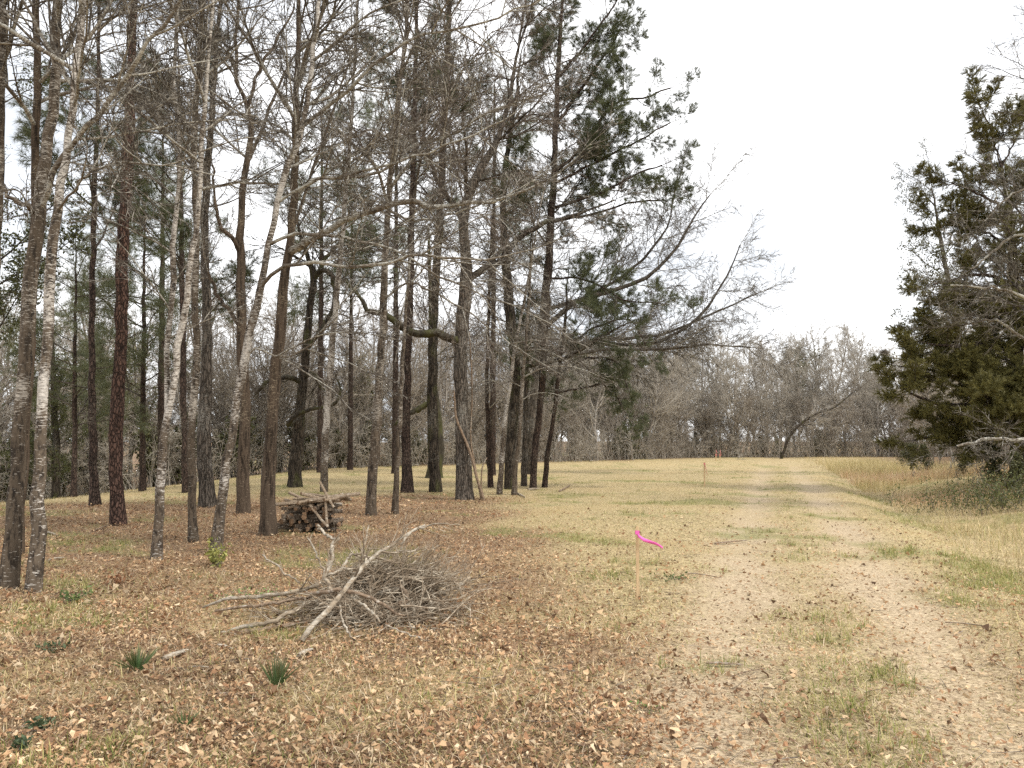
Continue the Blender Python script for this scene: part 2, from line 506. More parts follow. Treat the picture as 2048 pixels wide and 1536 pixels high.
# ------------------------------------------------------------------ trees
def trunk_mesh(P, R, mat, rng, S=14, flare=0.45, lobes=4):
    """P (K,3) local, R (K,)"""
    K = len(P)
    V, Q = tubes(P[None], R[None], S)
    V = V.reshape(K, S, 3)
    h = P[:, 2] - P[0, 2]
    a = np.arange(S) * 2 * math.pi / S
    ph = rng.uniform(0, 6.28, 6)
    f = 1 + flare * np.exp(-np.clip(h - 0.05, 0, None) / 0.17)[:, None] * (1.15 + 0.55 * np.cos(lobes * a + ph[0])[None])
    rid = rng.normal(size=(K, S)); rid = (rid + np.roll(rid, 1, 0) + np.roll(rid, 2, 0)) / 1.8
    f = f + 0.035 * rid + 0.05 * np.sin(h[:, None] * 2.3 + 2 * a[None] + ph[1]) + 0.04 * np.sin(h[:, None] * 6.1 + 3 * a[None] + ph[2]) + 0.03 * rng.normal(size=(K, S))
    V = P[:, None] + (V - P[:, None]) * f[..., None]
    return mesh('trunk', V.reshape(-1, 3), Q, None, mat)

def limb_mesh(P, R, mat, rng, S=7):
    V, Q = tubes(P[None], R[None], S)
    K = len(P)
    V = V.reshape(K, S, 3)
    f = 1 + 0.09 * rng.normal(size=(K, S))
    V = P[:, None] + (V - P[:, None]) * f[..., None]
    return mesh('limb', V.reshape(-1, 3), Q, None, mat)

def needle_tufts(sp, o, d, rng, n=44, ln=0.17, w=0.006, axis=0.32, cols=((0.055, 0.085, 0.028), (0.10, 0.135, 0.045))):
    """pine brushes: needles along the end of each twig"""
    N = len(o)
    o = np.repeat(o, n, 0); d = np.repeat(norm(d), n, 0)
    s = rng.uniform(0, 1, len(o))[:, None]
    p = o + d * (s - 0.15) * axis
    a = rng.uniform(0.35, 1.15, len(o))[:, None]
    nd = norm(d * np.cos(a) + rand_perp(d, rng) * np.sin(a))
    nd[:, 2] -= 0.10
    side = rand_perp(norm(nd), rng) * w * 0.5
    L = ln * rng.uniform(0.7, 1.2, (len(o), 1))
    V = np.stack([p - side, p + side, p + nd * L], 1).reshape(-1, 3)
    T = np.arange(len(V)).reshape(-1, 3)
    k = rng.uniform(0, 1, (N, 1)).repeat(n, 0) * 0.6 + rng.uniform(0, 1, (len(o), 1)) * 0.4
    c = np.array(cols[0]) * (1 - k) + np.array(cols[1]) * k
    sp.add(V, None, T, np.repeat(c, 3, 0))

def leaves(sp, o, rng, size=0.05, asp=0.5, cols=((0.05, 0.06, 0.02), (0.13, 0.14, 0.045)), droop=0.3):
    n = len(o)
    d = norm(rng.normal(size=(n, 3)) - np.array([0, 0, droop]))
    s = rand_perp(d, rng)
    L = size * rng.uniform(0.6, 1.3, (n, 1))
    up = np.cross(d, s)
    V = np.stack([o, o + d * L * 0.5 + s * L * asp * 0.5 + up * L * 0.08, o + d * L, o + d * L * 0.5 - s * L * asp * 0.5 + up * L * 0.08], 1).reshape(-1, 3)
    Q = np.arange(len(V)).reshape(-1, 4)
    k = rng.uniform(0, 1, (n, 1))
    c = np.array(cols[0]) * (1 - k) + np.array(cols[1]) * k
    sp.add(V, Q, None, np.repeat(c, 4, 0))

def twig_levels(sp, P, R, spec, rng, S=3):
    """spec: list of dicts for successive levels; returns last level"""
    last = (P, R)
    for L in spec:
        P2, R2 = spawn(last[0], last[1], L['n'], L.get('t', (0.15, 1.0)), L.get('ang', 0.85), L.get('lenf', 0.45), L['K'],
                       L.get('wig', 0.16), L.get('trop', 0.03), rng, L.get('rmul', 0.55), L.get('rmin', 0.003), L.get('tip', 0.35), L.get('bias'))
        sp.tubes(P2, R2, L.get('S', S))
        last = (P2, R2)
    return last

# shared boughs: each is a whole side branch with its twigs, growing along +Z, local +X is "up"
def bough_bare(seed, L, n2, n3, n4, r0, rt, trop=0.02, wig=0.13):
    rng = np.random.default_rng(seed)
    A, AR = march(np.zeros((1, 3)), np.array([[0.0, 0, 1]]), np.array([L]), np.array([r0]), 12, wig, 0.0, rng, 0.18, np.array([[trop, 0, 0]]))
    B, BR = spawn(A, AR, n2, (0.06, 1.0), 0.66, 0.52, 8, 0.10, 0.0, rng, 0.6, rt * 2.7, 0.4, np.array([[trop, 0, 0.02]]), None, 0.2, 0.6)
    C, CR = spawn(B, BR, n3, (0.10, 1.0), 0.66, 0.44, 5, 0.12, 0.0, rng, 0.6, rt * 1.75, 0.5, np.array([[trop * .5, 0, 0.0]]))
    D, DR = spawn(C, CR, n4, (0.10, 1.0), 0.66, 0.50, 3, 0.14, 0.0, rng, 0.6, rt, 0.55)
    V1, Q1 = tubes(A, AR, 6)
    w = Soup(); w.add(V1, Q1); nq = len(Q1)
    for (p, r, S) in ((B, BR, 4), (C, CR, 3), (D, DR, 3)): w.tubes(p, r, S)
    V, Q = np.concatenate(w.V), np.concatenate(w.Q)
    return mesh('bough', V, Q, None, [M['limb_lichen'], M['twig']], mat_idx=np.concatenate([np.zeros(nq), np.ones(len(Q) - nq)]))

def bough_green(seed, L, n2, n3, r0, kind, p, trop=0.03):
    rng = np.random.default_rng(seed)
    A, AR = march(np.zeros((1, 3)), np.array([[0.0, 0, 1]]), np.array([L]), np.array([r0]), 10, 0.10, 0.0, rng, 0.25, np.array([[trop, 0, 0]]))
    B, BR = spawn(A, AR, n2, p.get('t', (0.25, 1.0)), p.get('ang', 0.8), 0.36, 5, 0.14, 0.0, rng, 0.55, 0.006, 0.4, np.array([[trop, 0, 0.03]]), None, 0.2, 0.55)
    if p.get('flat'):
        B[..., 0] = A[0, :, 0].mean() * 0 + B[..., 0] * (1 - p['flat'])
    C, CR = spawn(B, BR, n3, (0.25, 1.0), 0.7, 0.5, 4, 0.16, 0.0, rng, 0.6, 0.004, 0.5, np.array([[trop, 0, 0.02]]))
    w = Soup()
    for (q, r, S) in ((A, AR, 6), (B, BR, 4), (C, CR, 3)):
        V, Q = tubes(q, r, S); w.add(V, Q, None, (0.3, 0.3, 0.3))
    nq = sum(len(q) for q in w.Q)
    if kind == 'needle':
        e = np.concatenate([C[:, -1], B[:, -1], A[:, -1]]); d = np.concatenate([C[:, -1] - C[:, -2], B[:, -1] - B[:, -2], A[:, -1] - A[:, -2]])
        if p.get('mid'): e = np.concatenate([e, C[:, 1]]); d = np.concatenate([d, C[:, 2] - C[:, 1]])
        needle_tufts(w, e, d, rng, p['n'], p['ln'], p['w'], p.get('axis', 0.3), p['cols'])
        nt_ = len(w.T[0])
        mi = np.concatenate([np.zeros(nq), np.ones(nt_)])
    else:
        o = np.repeat(np.concatenate([C[:, 1:].reshape(-1, 3), B[:, 2:].reshape(-1, 3)]), p['n'], 0)
        leaves(w, o + rng.normal(size=o.shape) * p['jit'], rng, p['ln'], p.get('asp', 0.5), p['cols'])
        mi = np.concatenate([np.zeros(nq), np.ones(sum(len(q) for q in w.Q) - nq)])
    V = np.concatenate(w.V)
    return mesh('bough', V, np.concatenate(w.Q), np.concatenate(w.T) if w.T else None, [M['twig_dark'], M['needle' if kind == 'needle' else 'green']], np.concatenate(w.C), False, mi)

PINECOL = ((0.065, 0.078, 0.038), (0.160, 0.172, 0.085))
BOUGH = {}
BOUGH['bare'] = ([bough_bare(10 + i, 3.0, 13, 8, 3, 0.030, 0.0034, 0.012 * (i - 1), 0.10) for i in range(5)], 3.0)
BOUGH['spray'] = ([bough_bare(30 + i, 1.6, 9, 6, 3, 0.013, 0.0030, 0.02 * (i - 2), 0.09) for i in range(5)], 1.5)
BOUGH['droop'] = ([bough_bare(50 + i, 2.6, 13, 8, 4, 0.022, 0.0034, -0.10 - 0.03 * i, 0.09) for i in range(3)], 2.6)
BOUGH['fan'] = ([bough_bare(60 + i, 3.0, 13, 8, 5, 0.024, 0.0046, 0.03 * (i - 1), 0.08) for i in range(3)], 3.0)
BOUGH['pine'] = ([bough_green(70 + i, 2.4, 13, 6, 0.028, 'needle', dict(n=60, ln=0.21, w=0.0085, axis=0.24, cols=PINECOL), 0.06) for i in range(4)], 2.4)
BOUGH['farpine'] = ([bough_green(75 + i, 2.4, 12, 5, 0.028, 'needle', dict(n=30, ln=0.24, w=0.010, axis=0.34, cols=((0.09, 0.105, 0.055), (0.20, 0.21, 0.11))), 0.03) for i in range(3)], 2.4)
BOUGH['cedar'] = ([bough_green(80 + i, 2.4, 17, 8, 0.026, 'needle', dict(n=64, ln=0.105, w=0.013, axis=0.36, t=(0.08, 1.0), cols=((0.080, 0.076, 0.024), (0.24, 0.215, 0.068)), mid=True, flat=0.25), 0.03) for i in range(4)], 2.4)
BOUGH['holly'] = ([bough_green(90 + i, 2.0, 14, 7, 0.020, 'leaf', dict(n=3, ln=0.070, jit=0.05, t=(0.12, 1.0), cols=((0.035, 0.044, 0.014), (0.135, 0.14, 0.045))), 0.02) for i in range(3)], 2.0)
BOUGH['fewleaf'] = ([bough_green(95 + i, 3.0, 14, 8, 0.024, 'leaf', dict(n=1, ln=0.10, jit=0.08, t=(0.2, 1.0), cols=((0.07, 0.07, 0.035), (0.14, 0.135, 0.06))), 0.04) for i in range(3)], 3.0)

def put_bough(root, kind, o, d, L, rng, mats=None, name='bough'):
    ms, L0 = BOUGH[kind]
    ob = link(name, ms[rng.integers(len(ms))], root)
    z = Vector(d).normalized()
    up = Vector((0, 0, 1)) - z * z.z
    if up.length < 0.15: up = Vector((rng.normal(), rng.normal(), 0)); up -= z * up.dot(z)
    x = up.normalized()
    if kind in ('bare', 'spray', 'fan', 'holly', 'fewleaf'):
        x = Matrix.Rotation(rng.normal(0, 0.6), 3, z) @ x
    y = z.cross(x)
    s = L / L0
    m = Matrix(((x.x * s, y.x * s, z.x * s, o[0]), (x.y * s, y.y * s, z.y * s, o[1]), (x.z * s, y.z * s, z.z * s, o[2]), (0, 0, 0, 1)))
    ob.matrix_local = m
    if mats:
        for i, mm in enumerate(mats):
            if mm is not None:
                ob.material_slots[i].link = 'OBJECT'; ob.material_slots[i].material = M[mm]
    return ob

def along(P, t):
    s = min(max(t, 0), 0.999) * (len(P) - 1); i = int(s); f = s - i
    return P[i] * (1 - f) + P[i + 1] * f, norm(P[i + 1] - P[i])

def hero(name, label, cat, path, mat, tw='twig', group=None, dY=0.0, ext=3.5, limbs=(), auto=12, auto_t=(0.45, 0.98), auto_len=3.2,
         auto_ang=0.9, bias=None, S=18, flare=0.5, seed=None, kind='bare', Y0=None, limb_mat=None, dead=0, spray='spray', dens=2.6, sp_len=1.4, lift=0.0, taper=0.5):
    rng = np.random.default_rng(seed if seed is not None else hash_name(label))
    b0 = ground_px(path[0][0], path[0][1])
    if Y0 is not None:
        b0 = at(path[0][0], path[0][1], Y0); b0[2] = float(ground(b0[0], b0[1]))
    Yb = b0[1]
    ytop = path[-1][1]
    pts = []
    for (x, y, w) in path:
        f = (path[0][1] - y) / max(path[0][1] - ytop, 1)
        p = at(x, y, Yb + dY * f)
        pts.append([*(p - b0), w * 0.46 * (Yb + dY * f) / F])
    pts[0][2] = 0.0
    pts = np.array(pts)
    if ext > 0:
        d = norm(pts[-1, :3] - pts[-2, :3])
        d[2] = max(d[2], 0.5); d = norm(d)
        r = pts[-1, 3]
        pts = np.vstack([pts, [*(pts[-1, :3] + d * ext * 0.5), r * 0.62], [*(pts[-1, :3] + d * ext), max(r * 0.25, 0.008)]])
    K = int(max(18, min(46, np.linalg.norm(pts[-1, :3]) * 3.2)))
    rs = resample(pts, K)
    P, R = rs[:, :3].copy(), np.maximum(rs[:, 3], 0.006)
    P[2:, :2] += 0.012 * rng.normal(size=(K - 2, 2))
    Pg = np.vstack([P[0] - [0, 0, 0.25], P]); Rg = np.concatenate([[R[0] * 1.05], R])
    root = empty(name, b0)
    tag(root, label, cat, group)
    link('trunk', trunk_mesh(Pg, Rg, M[mat], rng, S, flare), root)
    lm = limb_mat or mat
    bm = ('limb_lichen' if mat in ('pale', 'patchy', 'brown') else lm, tw) if kind == 'bare' else (None, None)
    bias = np.zeros(3) if bias is None else np.array(bias, float)
    for lb in limbs:
        lp = np.array([[*(at(x, y, Yb + dd) - b0), w * 0.5 * (Yb + dd) / F] for (x, y, w, dd) in lb['p']])
        j = np.argmin(np.abs(P[:, 2] - lp[0, 2]) + 0.3 * np.linalg.norm(P[:, :2] - lp[0, :2], axis=1))
        lp[0, :3] = P[j]                              # the limb grows out of the trunk's axis
        ln = np.linalg.norm(np.diff(lp[:, :3], axis=0), axis=1).sum()
        rs = resample(lp, 16)
        rs[2:, :3] += 0.018 * rng.normal(size=(14, 3))
        LP, LR = rs[:, :3], np.maximum(rs[:, 3], 0.006)
        lo = link('limb', limb_mesh(LP, LR, M[lb.get('mat', lm)], rng), root)
        sk = lb.get('spray', spray)
        n = max(3, int(ln * lb.get('dens', dens)))
        for k in range(n):
            t = 0.15 + 0.83 * (k + rng.uniform(0, 1)) / n
            o, d = along(LP, t)
            a = rng.normal(0.85, 0.2)
            dd = d * math.cos(a) + rand_perp(d[None], rng)[0] * math.sin(a); dd[2] += lift
            put_bough(lo, sk, o, dd, sp_len * rng.uniform(0.7, 1.35) * (1.15 - 0.45 * t), rng, bm if sk in ('spray', 'bare', 'droop', 'fan') else None)
        put_bough(lo, sk, LP[-1], LP[-1] - LP[-3], sp_len * rng.uniform(0.7, 1.0), rng, bm if sk in ('spray', 'bare', 'droop', 'fan') else None)
    if kind in ('bare', 'droop') : auto = int(auto * 1.35)
    for k in range(auto):
        st = (k + rng.uniform(0, 1)) / auto
        t = auto_t[0] + (auto_t[1] - auto_t[0]) * st
        o, d = along(P, t)
        a = rng.normal(auto_ang, 0.2)
        dd = d * math.cos(a) + rand_perp(d[None], rng)[0] * math.sin(a) + bias; dd[2] += lift
        put_bough(root, kind, o, dd, auto_len * (1 - taper * st) * rng.uniform(0.75, 1.25), rng, bm if kind in ('bare', 'droop', 'fan', 'spray') else None)
    if kind in BOUGH: put_bough(root, kind, P[-1], P[-1] - P[-3], auto_len * 0.5, rng, bm if kind in ('bare', 'droop', 'fan', 'spray') else None)
    if dead:
        sp = Soup()
        DP, DR = spawn(P[None], R[None], dead, (0.12, 0.6), 1.35, 1.0, 6, 0.12, -0.02, rng, 0.25, 0.006, 0.3, None, 1.1, 0.2, 0.2)
        DR = np.minimum(DR, 0.014 * np.linspace(1, .3, 6)[None])
        for q in range(dead):
            m_ = limb_mesh(DP[q], DR[q], M['twig_dark'], rng, 4)
            link('dead_stub', m_, root)
    return root, P, R, b0

def hash_name(s):
    h = 7
    for ch in s: h = (h * 131 + ord(ch)) % 1000003
    return h

GT = 'trees standing in the grove'

# --- near left pair and neighbours
hero('bare_tree', 'thick mottled trunk leaning right at the very left edge, nearest the camera', 'tree',
     [(17, 1176, 36), (24, 1090, 33), (31, 1000, 31), (42, 800, 28), (62, 600, 27), (76, 400, 26), (97, 280, 22), (107, 200, 20), (118, 0, 18)], 'patchy', group=GT, dY=0.6, auto=10, auto_t=(0.55, 0.98), auto_len=3.0,
     limbs=[dict(p=[(70, 440, 12, 0.4), (30, 400, 9, 0.2), (-40, 330, 6, 0.0)]), dict(p=[(60, 400, 11, 0.4), (140, 290, 11, 0.1), (200, 225, 10, -0.1), (250, 150, 9, -0.2), (310, 70, 8, -0.3), (372, -10, 7, -0.4), (440, -90, 4, -.5)], mat='limb_lichen')])
hero('bare_tree', 'white-blotched trunk with flared foot just right of the leftmost trunk', 'tree',
     [(67, 1184, 31), (71, 1130, 29), (75, 1060, 27), (78, 930, 25), (88, 800, 21), (97, 600, 20), (117, 400, 18), (133, 300, 16), (147, 200, 15), (165, 0, 14)], 'pale', group=GT, dY=0.5, auto=10, auto_t=(0.5, 0.98), auto_len=2.8, flare=0.55,
     limbs=[dict(p=[(118, 400, 6, 0.2), (160, 360, 5, 0.0), (230, 325, 4, -0.2), (330, 330, 3, -0.3), (400, 310, 2, -.3)], mat='limb_lichen')])
hero('bare_tree', 'slim trunk tucked behind the leftmost trunk, only its foot showing', 'tree',
     [(38, 1108, 17), (50, 900, 16), (60, 700, 16), (68, 400, 16), (72, 200, 15), (72, 0, 14)], 'brown', group=GT, auto=9, auto_len=2.8, auto_t=(0.5, 0.98))
hero('bare_tree', 'trunk cut by the left border of the picture, high up', 'tree',
     [(-32, 1125, 24), (-20, 800, 22), (-4, 400, 20), (4, 150, 18), (6, 0, 17)], 'patchy', group=GT, auto=8, auto_len=2.6, auto_t=(0.5, 0.98))
# --- pines of the left
hero('pine_tree', 'thick reddish pine trunk, straight and bare, with plated bark', 'tree',
     [(237, 1050, 33), (234, 1000, 29), (231, 900, 27), (235, 800, 26), (240, 700, 25), (245, 500, 24), (257, 300, 22), (262, 150, 18), (266, 0, 16)], 'redpine', tw='twig_dark', group=GT, ext=5, auto=12, auto_t=(0.68, 0.98), auto_len=2.4, kind='pine', spray='pine', flare=0.22, dead=5, S=18)
hero('pine_tree', 'slender dark pine trunk behind and left of the thick red pine', 'tree',
     [(190, 1012, 22), (187, 950, 18), (186, 904, 17), (184, 700, 13), (185, 600, 12), (189, 400, 11), (196, 200, 8), (198, 0, 7)], 'darkpine', tw='twig_dark', group=GT, ext=4, auto=16, auto_t=(0.35, 0.98), auto_len=2.5, kind='pine', spray='pine', flare=0.3, dead=8)
hero('pine_tree', 'thin blackish pine stem half hidden behind the pale forked tree', 'tree',
     [(371, 985, 14), (370, 900, 14), (367, 800, 13), (366, 650, 12), (362, 400, 9), (358, 200, 7)], 'darkpine', tw='twig_dark', group=GT, ext=2, auto=16, auto_t=(0.35, 0.98), auto_len=2.6, kind='pine', spray='pine', dead=6)
# --- forked pale tree, second stem
hero('bare_tree', 'pale blotched tree forking low into two crossing stems', 'tree',
     [(313, 1119, 22), (316, 1060, 19), (321, 1000, 18), (328, 880, 17), (336, 820, 16), (352, 740, 14), (366, 640, 13), (383, 530, 12), (397, 420, 11), (403, 300, 10), (418, 120, 8), (425, 0, 7)], 'pale', group=GT, auto=12, auto_len=2.4,
     limbs=[dict(p=[(330, 850, 13, 0), (334, 750, 11, 0.1), (343, 600, 11, 0.2), (350, 430, 10, 0.3), (356, 300, 9, 0.4), (350, 150, 8, 0.5), (353, 0, 6, 0.6), (360, -120, 3, .7)], mat='pale')])
hero('bare_tree', 'straight mid-brown trunk with thin vine, between pale forked tree and leaning white tree', 'tree',
     [(386, 1084, 21), (385, 1020, 17), (383, 900, 16), (388, 800, 16), (392, 700, 15), (391, 600, 14), (391, 450, 13), (387, 300, 12), (398, 120, 10), (404, 0, 9)], 'patchy', group=GT, auto=12, auto_len=2.4)
hero('bare_tree', 'leaning white-patched trunk crossing in front of the grove, weeds at its foot', 'tree',
     [(431, 1108, 26), (438, 1040, 21), (445, 990, 20), (459, 900, 19), (474, 800, 19), (494, 700, 18), (515, 600, 16), (537, 500, 14), (557, 400, 13), (567, 350, 13), (588, 300, 13), (606, 255, 12), (621, 156, 11), (639, 0, 8)], 'pale', group=GT, dY=0.5, auto=12, auto_len=2.6, bias=(0.3, 0, 0), flare=0.3,
     limbs=[dict(p=[(526, 555, 8, 0.2), (560, 535, 8, 0.0), (620, 525, 7.5, -0.2), (680, 532, 7, -0.3), (755, 530, 6.5, -0.4), (820, 512, 6, -0.4), (890, 516, 5, -0.5), (960, 522, 4, -0.5), (1050, 500, 2.5, -.5)], mat='limb_lichen'),
            dict(p=[(540, 490, 7, 0.3), (590, 468, 7, 0.1), (650, 468, 6.5, 0.1), (720, 480, 6, 0.1), (800, 508, 5, 0.1), (900, 560, 4, 0.0), (1000, 600, 3, 0)], mat='limb_lichen'),
            dict(p=[(612, 250, 9, 0.4), (660, 210, 8, 0.4), (710, 160, 7.5, 0.3), (770, 110, 7, 0.2), (850, 70, 5, 0.1), (980, 40, 4, 0), (1100, -10, 2.5, 0)], mat='limb_lichen'),
            dict(p=[(560, 395, 6, 0.3), (620, 365, 6, 0.3), (700, 350, 5.5, 0.2), (790, 325, 5, 0.1), (900, 290, 4, 0.0), (1010, 240, 3, 0)], mat='limb_lichen'),
            dict(p=[(488, 720, 4, 0.2), (530, 705, 4, 0), (580, 712, 3.6, -0.1), (620, 690, 3.2, -.1), (660, 640, 3, -.1)], mat='limb_lichen')])
hero('broadleaf_tree', 'stout brown trunk with flared foot beside the woodpile, throwing a long limb right', 'tree',
     [(537, 1069, 33), (536, 1020, 31), (537, 960, 29), (541, 900, 26), (545, 800, 25), (557, 700, 22), (566, 600, 22), (574, 520, 20), (583, 460, 17), (588, 400, 16), (591, 300, 14), (592, 200, 13), (596, 80, 10), (597, 0, 9)], 'brown', group=GT, auto=14, auto_len=3.4, bias=(0.25, 0, 0), flare=0.55, S=18,
     limbs=[dict(p=[(580, 505, 17, 0.0), (610, 488, 15, -0.2), (645, 466, 14, -0.4), (690, 440, 13.5, -0.6), (730, 424, 13, -0.7), (790, 408, 12, -0.8), (840, 405, 11, -0.9), (880, 416, 10, -1.0), (935, 406, 9, -1.0), (1000, 398, 6, -1.1), (1090, 360, 4, -1.2)], mat='limb_lichen'),
            dict(p=[(588, 390, 8, 0.2), (630, 360, 8, 0.4), (690, 358, 7, 0.6), (760, 340, 6, 0.7), (850, 300, 4, 0.8)], mat='limb_lichen'),
            dict(p=[(585, 470, 6, .3), (640, 300, 6, .8), (660, 240, 5, 1.0), (700, 120, 4, 1.2)]),
            ])
hero('broadleaf_tree', 'brown trunk with a Y fork against the sky, roots showing at its foot', 'tree',
     [(487, 1026, 28), (487, 960, 27), (488, 900, 26), (490, 800, 22), (484, 700, 21), (482, 600, 20), (481, 500, 17), (483, 420, 15), (488, 350, 14), (498, 290, 12), (502, 240, 11), (493, 205, 9), (474, 160, 8), (473, 80, 7), (477, 0, 6)], 'brown', group=GT, auto=14, auto_len=2.6, auto_t=(0.5, 0.98), flare=0.5,
     limbs=[dict(p=[(500, 225, 8, 0), (506, 180, 7, 0), (530, 120, 6, .1), (560, 70, 5, .2), (590, 10, 3, .3)]),
            dict(p=[(490, 340, 7, 0), (520, 270, 7, .2), (540, 210, 6, .3), (570, 150, 5, .4), (620, 60, 3, .5)]),
            dict(p=[(481, 505, 10, 0), (462, 475, 9, -.2), (441, 447, 8, -.3), (430, 400, 6, -.4), (425, 330, 4, -.5)]),
            dict(p=[(482, 650, 9, 0), (455, 615, 8, .3), (436, 590, 7, .4), (415, 540, 6, .5), (405, 470, 4, .6)])])
hero('oak_tree', 'broad grey trunk behind the leaning white tree, wide at the ground', 'tree',
     [(416, 1014, 33), (412, 960, 31), (408, 900, 31), (411, 800, 26), (414, 700, 21), (414, 620, 19), (409, 450, 17), (418, 300, 14), (430, 150, 11), (440, 0, 8)], 'grey', group=GT, auto=14, auto_len=3.0, flare=0.4, S=18)
hero('oak_tree', 'dark crooked oak with gnarled hooked limbs and hollow at its foot', 'tree',
     [(590, 974, 31), (591, 930, 29), (596, 880, 27), (600, 820, 22), (605, 780, 20), (612, 700, 17), (622, 600, 15), (627, 550, 14), (615, 515, 10), (600, 470, 7), (590, 420, 5)], 'dark', tw='twig_dark', group=GT, ext=2, auto=10, auto_len=2.8, auto_t=(0.55, 0.98), flare=0.35, limb_mat='mossy',
     limbs=[dict(p=[(627, 555, 12, 0), (645, 538, 12, -.1), (662, 550, 11, -.2), (670, 575, 10, -.3), (667, 610, 9, -.4), (655, 640, 10, -.5), (640, 665, 9, -.6), (620, 690, 7, -.6)]),
            dict(p=[(627, 550, 9, 0), (650, 520, 8, .3), (680, 480, 7, .5), (700, 420, 5, .6)]),
            dict(p=[(604, 760, 11, 0), (580, 754, 10, -.3), (555, 758, 9, -.5), (530, 765, 8, -.6), (510, 790, 5, -.7)]),
            dict(p=[(606, 755, 10, 0), (622, 750, 10, -.3), (636, 756, 9, -.4), (640, 772, 8, -.5), (652, 780, 6, -.6), (664, 765, 4, -.7)]),
            dict(p=[(597, 845, 9, 0), (575, 848, 9, -.4), (590, 833, 8, -.5), (625, 818, 7.5, -.6), (660, 812, 7, -.7), (676, 800, 6, -.8), (680, 775, 5, -.8), (672, 755, 4, -.9)])])
hero('bare_tree', 'slim white-blotched trunk rising behind the woodpile', 'tree',
     [(648, 984, 16), (650, 900, 15), (656, 800, 14), (664, 700, 13), (672, 600, 12), (682, 500, 11), (690, 400, 10), (702, 250, 8), (716, 0, 6)], 'pale', group=GT, auto=14, auto_len=2.8)
hero('bare_tree', 'mottled brown trunk right of the woodpile, leaning slightly, brush twigs at its foot', 'tree',
     [(742, 1030, 24), (744, 960, 22), (749, 900, 21), (756, 800, 18), (763, 700, 17), (768, 600, 15), (772, 500, 13), (778, 400, 12), (786, 280, 11), (800, 170, 9), (812, 60, 7), (816, 0, 6)], 'patchy', tw='twig_warm', group=GT, auto=16, auto_len=3.6, bias=(0.25, 0, 0), flare=0.45,
     limbs=[dict(p=[(780, 330, 7, 0), (830, 290, 7, .1), (900, 270, 6, .2), (980, 225, 5, .3), (1080, 190, 3, .3)], mat='limb_lichen'),
            dict(p=[(776, 420, 6, 0), (830, 440, 5, -.4), (900, 430, 4.5, -.6), (990, 395, 3, -.8)], mat='limb_lichen'),
            dict(p=[(768, 610, 5, 0), (820, 565, 4.5, -.4), (880, 590, 4, -.6), (960, 640, 3, -.8), (1040, 700, 2, -.9)], mat='limb_lichen')])
hero('bare_tree', 'thinnest mottled stem in the grove, just right of the mottled brown trunk', 'tree',
     [(790, 1028, 15), (793, 960, 12), (795, 900, 11), (801, 800, 9), (806, 700, 8), (812, 600, 7), (830, 400, 5), (850, 250, 4)], 'patchy', tw='twig_warm', group=GT, ext=2, auto=12, auto_len=2.2, flare=0.3)
hero('pine_tree', 'dark red-brown pine trunk, wide at the ground and tapering fast, mid grove', 'tree',
     [(815, 985, 26), (814, 940, 22), (812, 900, 20), (814, 800, 16), (816, 700, 15), (820, 600, 15), (822, 500, 14), (824, 400, 13), (828, 300, 12), (832, 100, 9), (834, 0, 8)], 'darkpine', tw='twig_dark', group=GT, ext=4, auto=18, auto_t=(0.5, 0.98), auto_len=2.8, kind='pine', spray='pine', flare=0.4, dead=6)
hero('broadleaf_tree', 'dark straight trunk ringed by pale vines, left of the biggest oak', 'tree',
     [(872, 984, 27), (869, 940, 25), (866, 900, 24), (865, 800, 22), (866, 700, 21), (870, 600, 18), (876, 500, 17), (882, 400, 16), (888, 250, 14), (893, 150, 12), (900, 0, 10)], 'dark', group=GT, tw='twig_warm', auto=16, auto_len=3.4, flare=0.3)
hero('oak_tree', 'squat dark trunk peeping out behind the vine-ringed trunk, with low broken limb', 'tree',
     [(868, 956, 34), (872, 920, 30), (876, 880, 26), (872, 820, 20), (866, 760, 15), (862, 650, 10), (858, 500, 7)], 'mossy', tw='twig_dark', group=GT, ext=1, auto=8, auto_len=2.5, flare=0.6,
     limbs=[dict(p=[(868, 800, 12, 0), (848, 812, 12, -.1), (826, 824, 11, -.2), (808, 832, 9, -.3), (790, 850, 6, -.3)])])
hero('oak_tree', 'biggest oak trunk of the grove, grey, with a mossy limb snaking left', 'tree',
     [(930, 999, 38), (928, 960, 34), (926, 900, 30), (923, 800, 28), (921, 720, 28), (924, 650, 29), (930, 590, 28), (932, 520, 24), (928, 460, 22), (934, 400, 20), (958, 345, 18), (985, 300, 16), (1000, 265, 13), (1018, 200, 10), (1030, 130, 7)], 'grey', tw='twig_warm', group=GT, ext=2.5, auto=16, auto_len=3.8, auto_t=(0.5, 0.98), flare=0.4, S=20, limb_mat='dark',
     limbs=[dict(p=[(921, 690, 17, 0), (895, 676, 17, -.2), (870, 664, 17, -.3), (840, 668, 16, -.4), (808, 657, 15, -.4), (776, 634, 14, -.5), (750, 622, 12, -.5), (734, 622, 11, -.5), (728, 606, 8, -.5), (712, 585, 6, -.6), (690, 560, 3, -.6)], mat='mossy'),
            dict(p=[(930, 560, 14, 0), (965, 540, 14, .3), (1002, 520, 13, .5), (1035, 478, 12, .6), (1088, 447, 10, .6), (1150, 430, 6, .6), (1230, 400, 3, .6)]),
            dict(p=[(928, 450, 12, 0), (900, 400, 11, .4), (870, 350, 9, .6), (850, 280, 6, .8)])])
hero('bare_tree', 'thin dark upright stem between the biggest oak and the white leaning pole', 'tree',
     [(981, 975, 13), (978, 900, 11), (974, 800, 9), (975, 700, 8), (978, 600, 7), (982, 500, 6), (990, 350, 4)], 'darkpine', tw='twig_warm', group=GT, ext=2, auto=14, auto_len=2.2, flare=0.3)
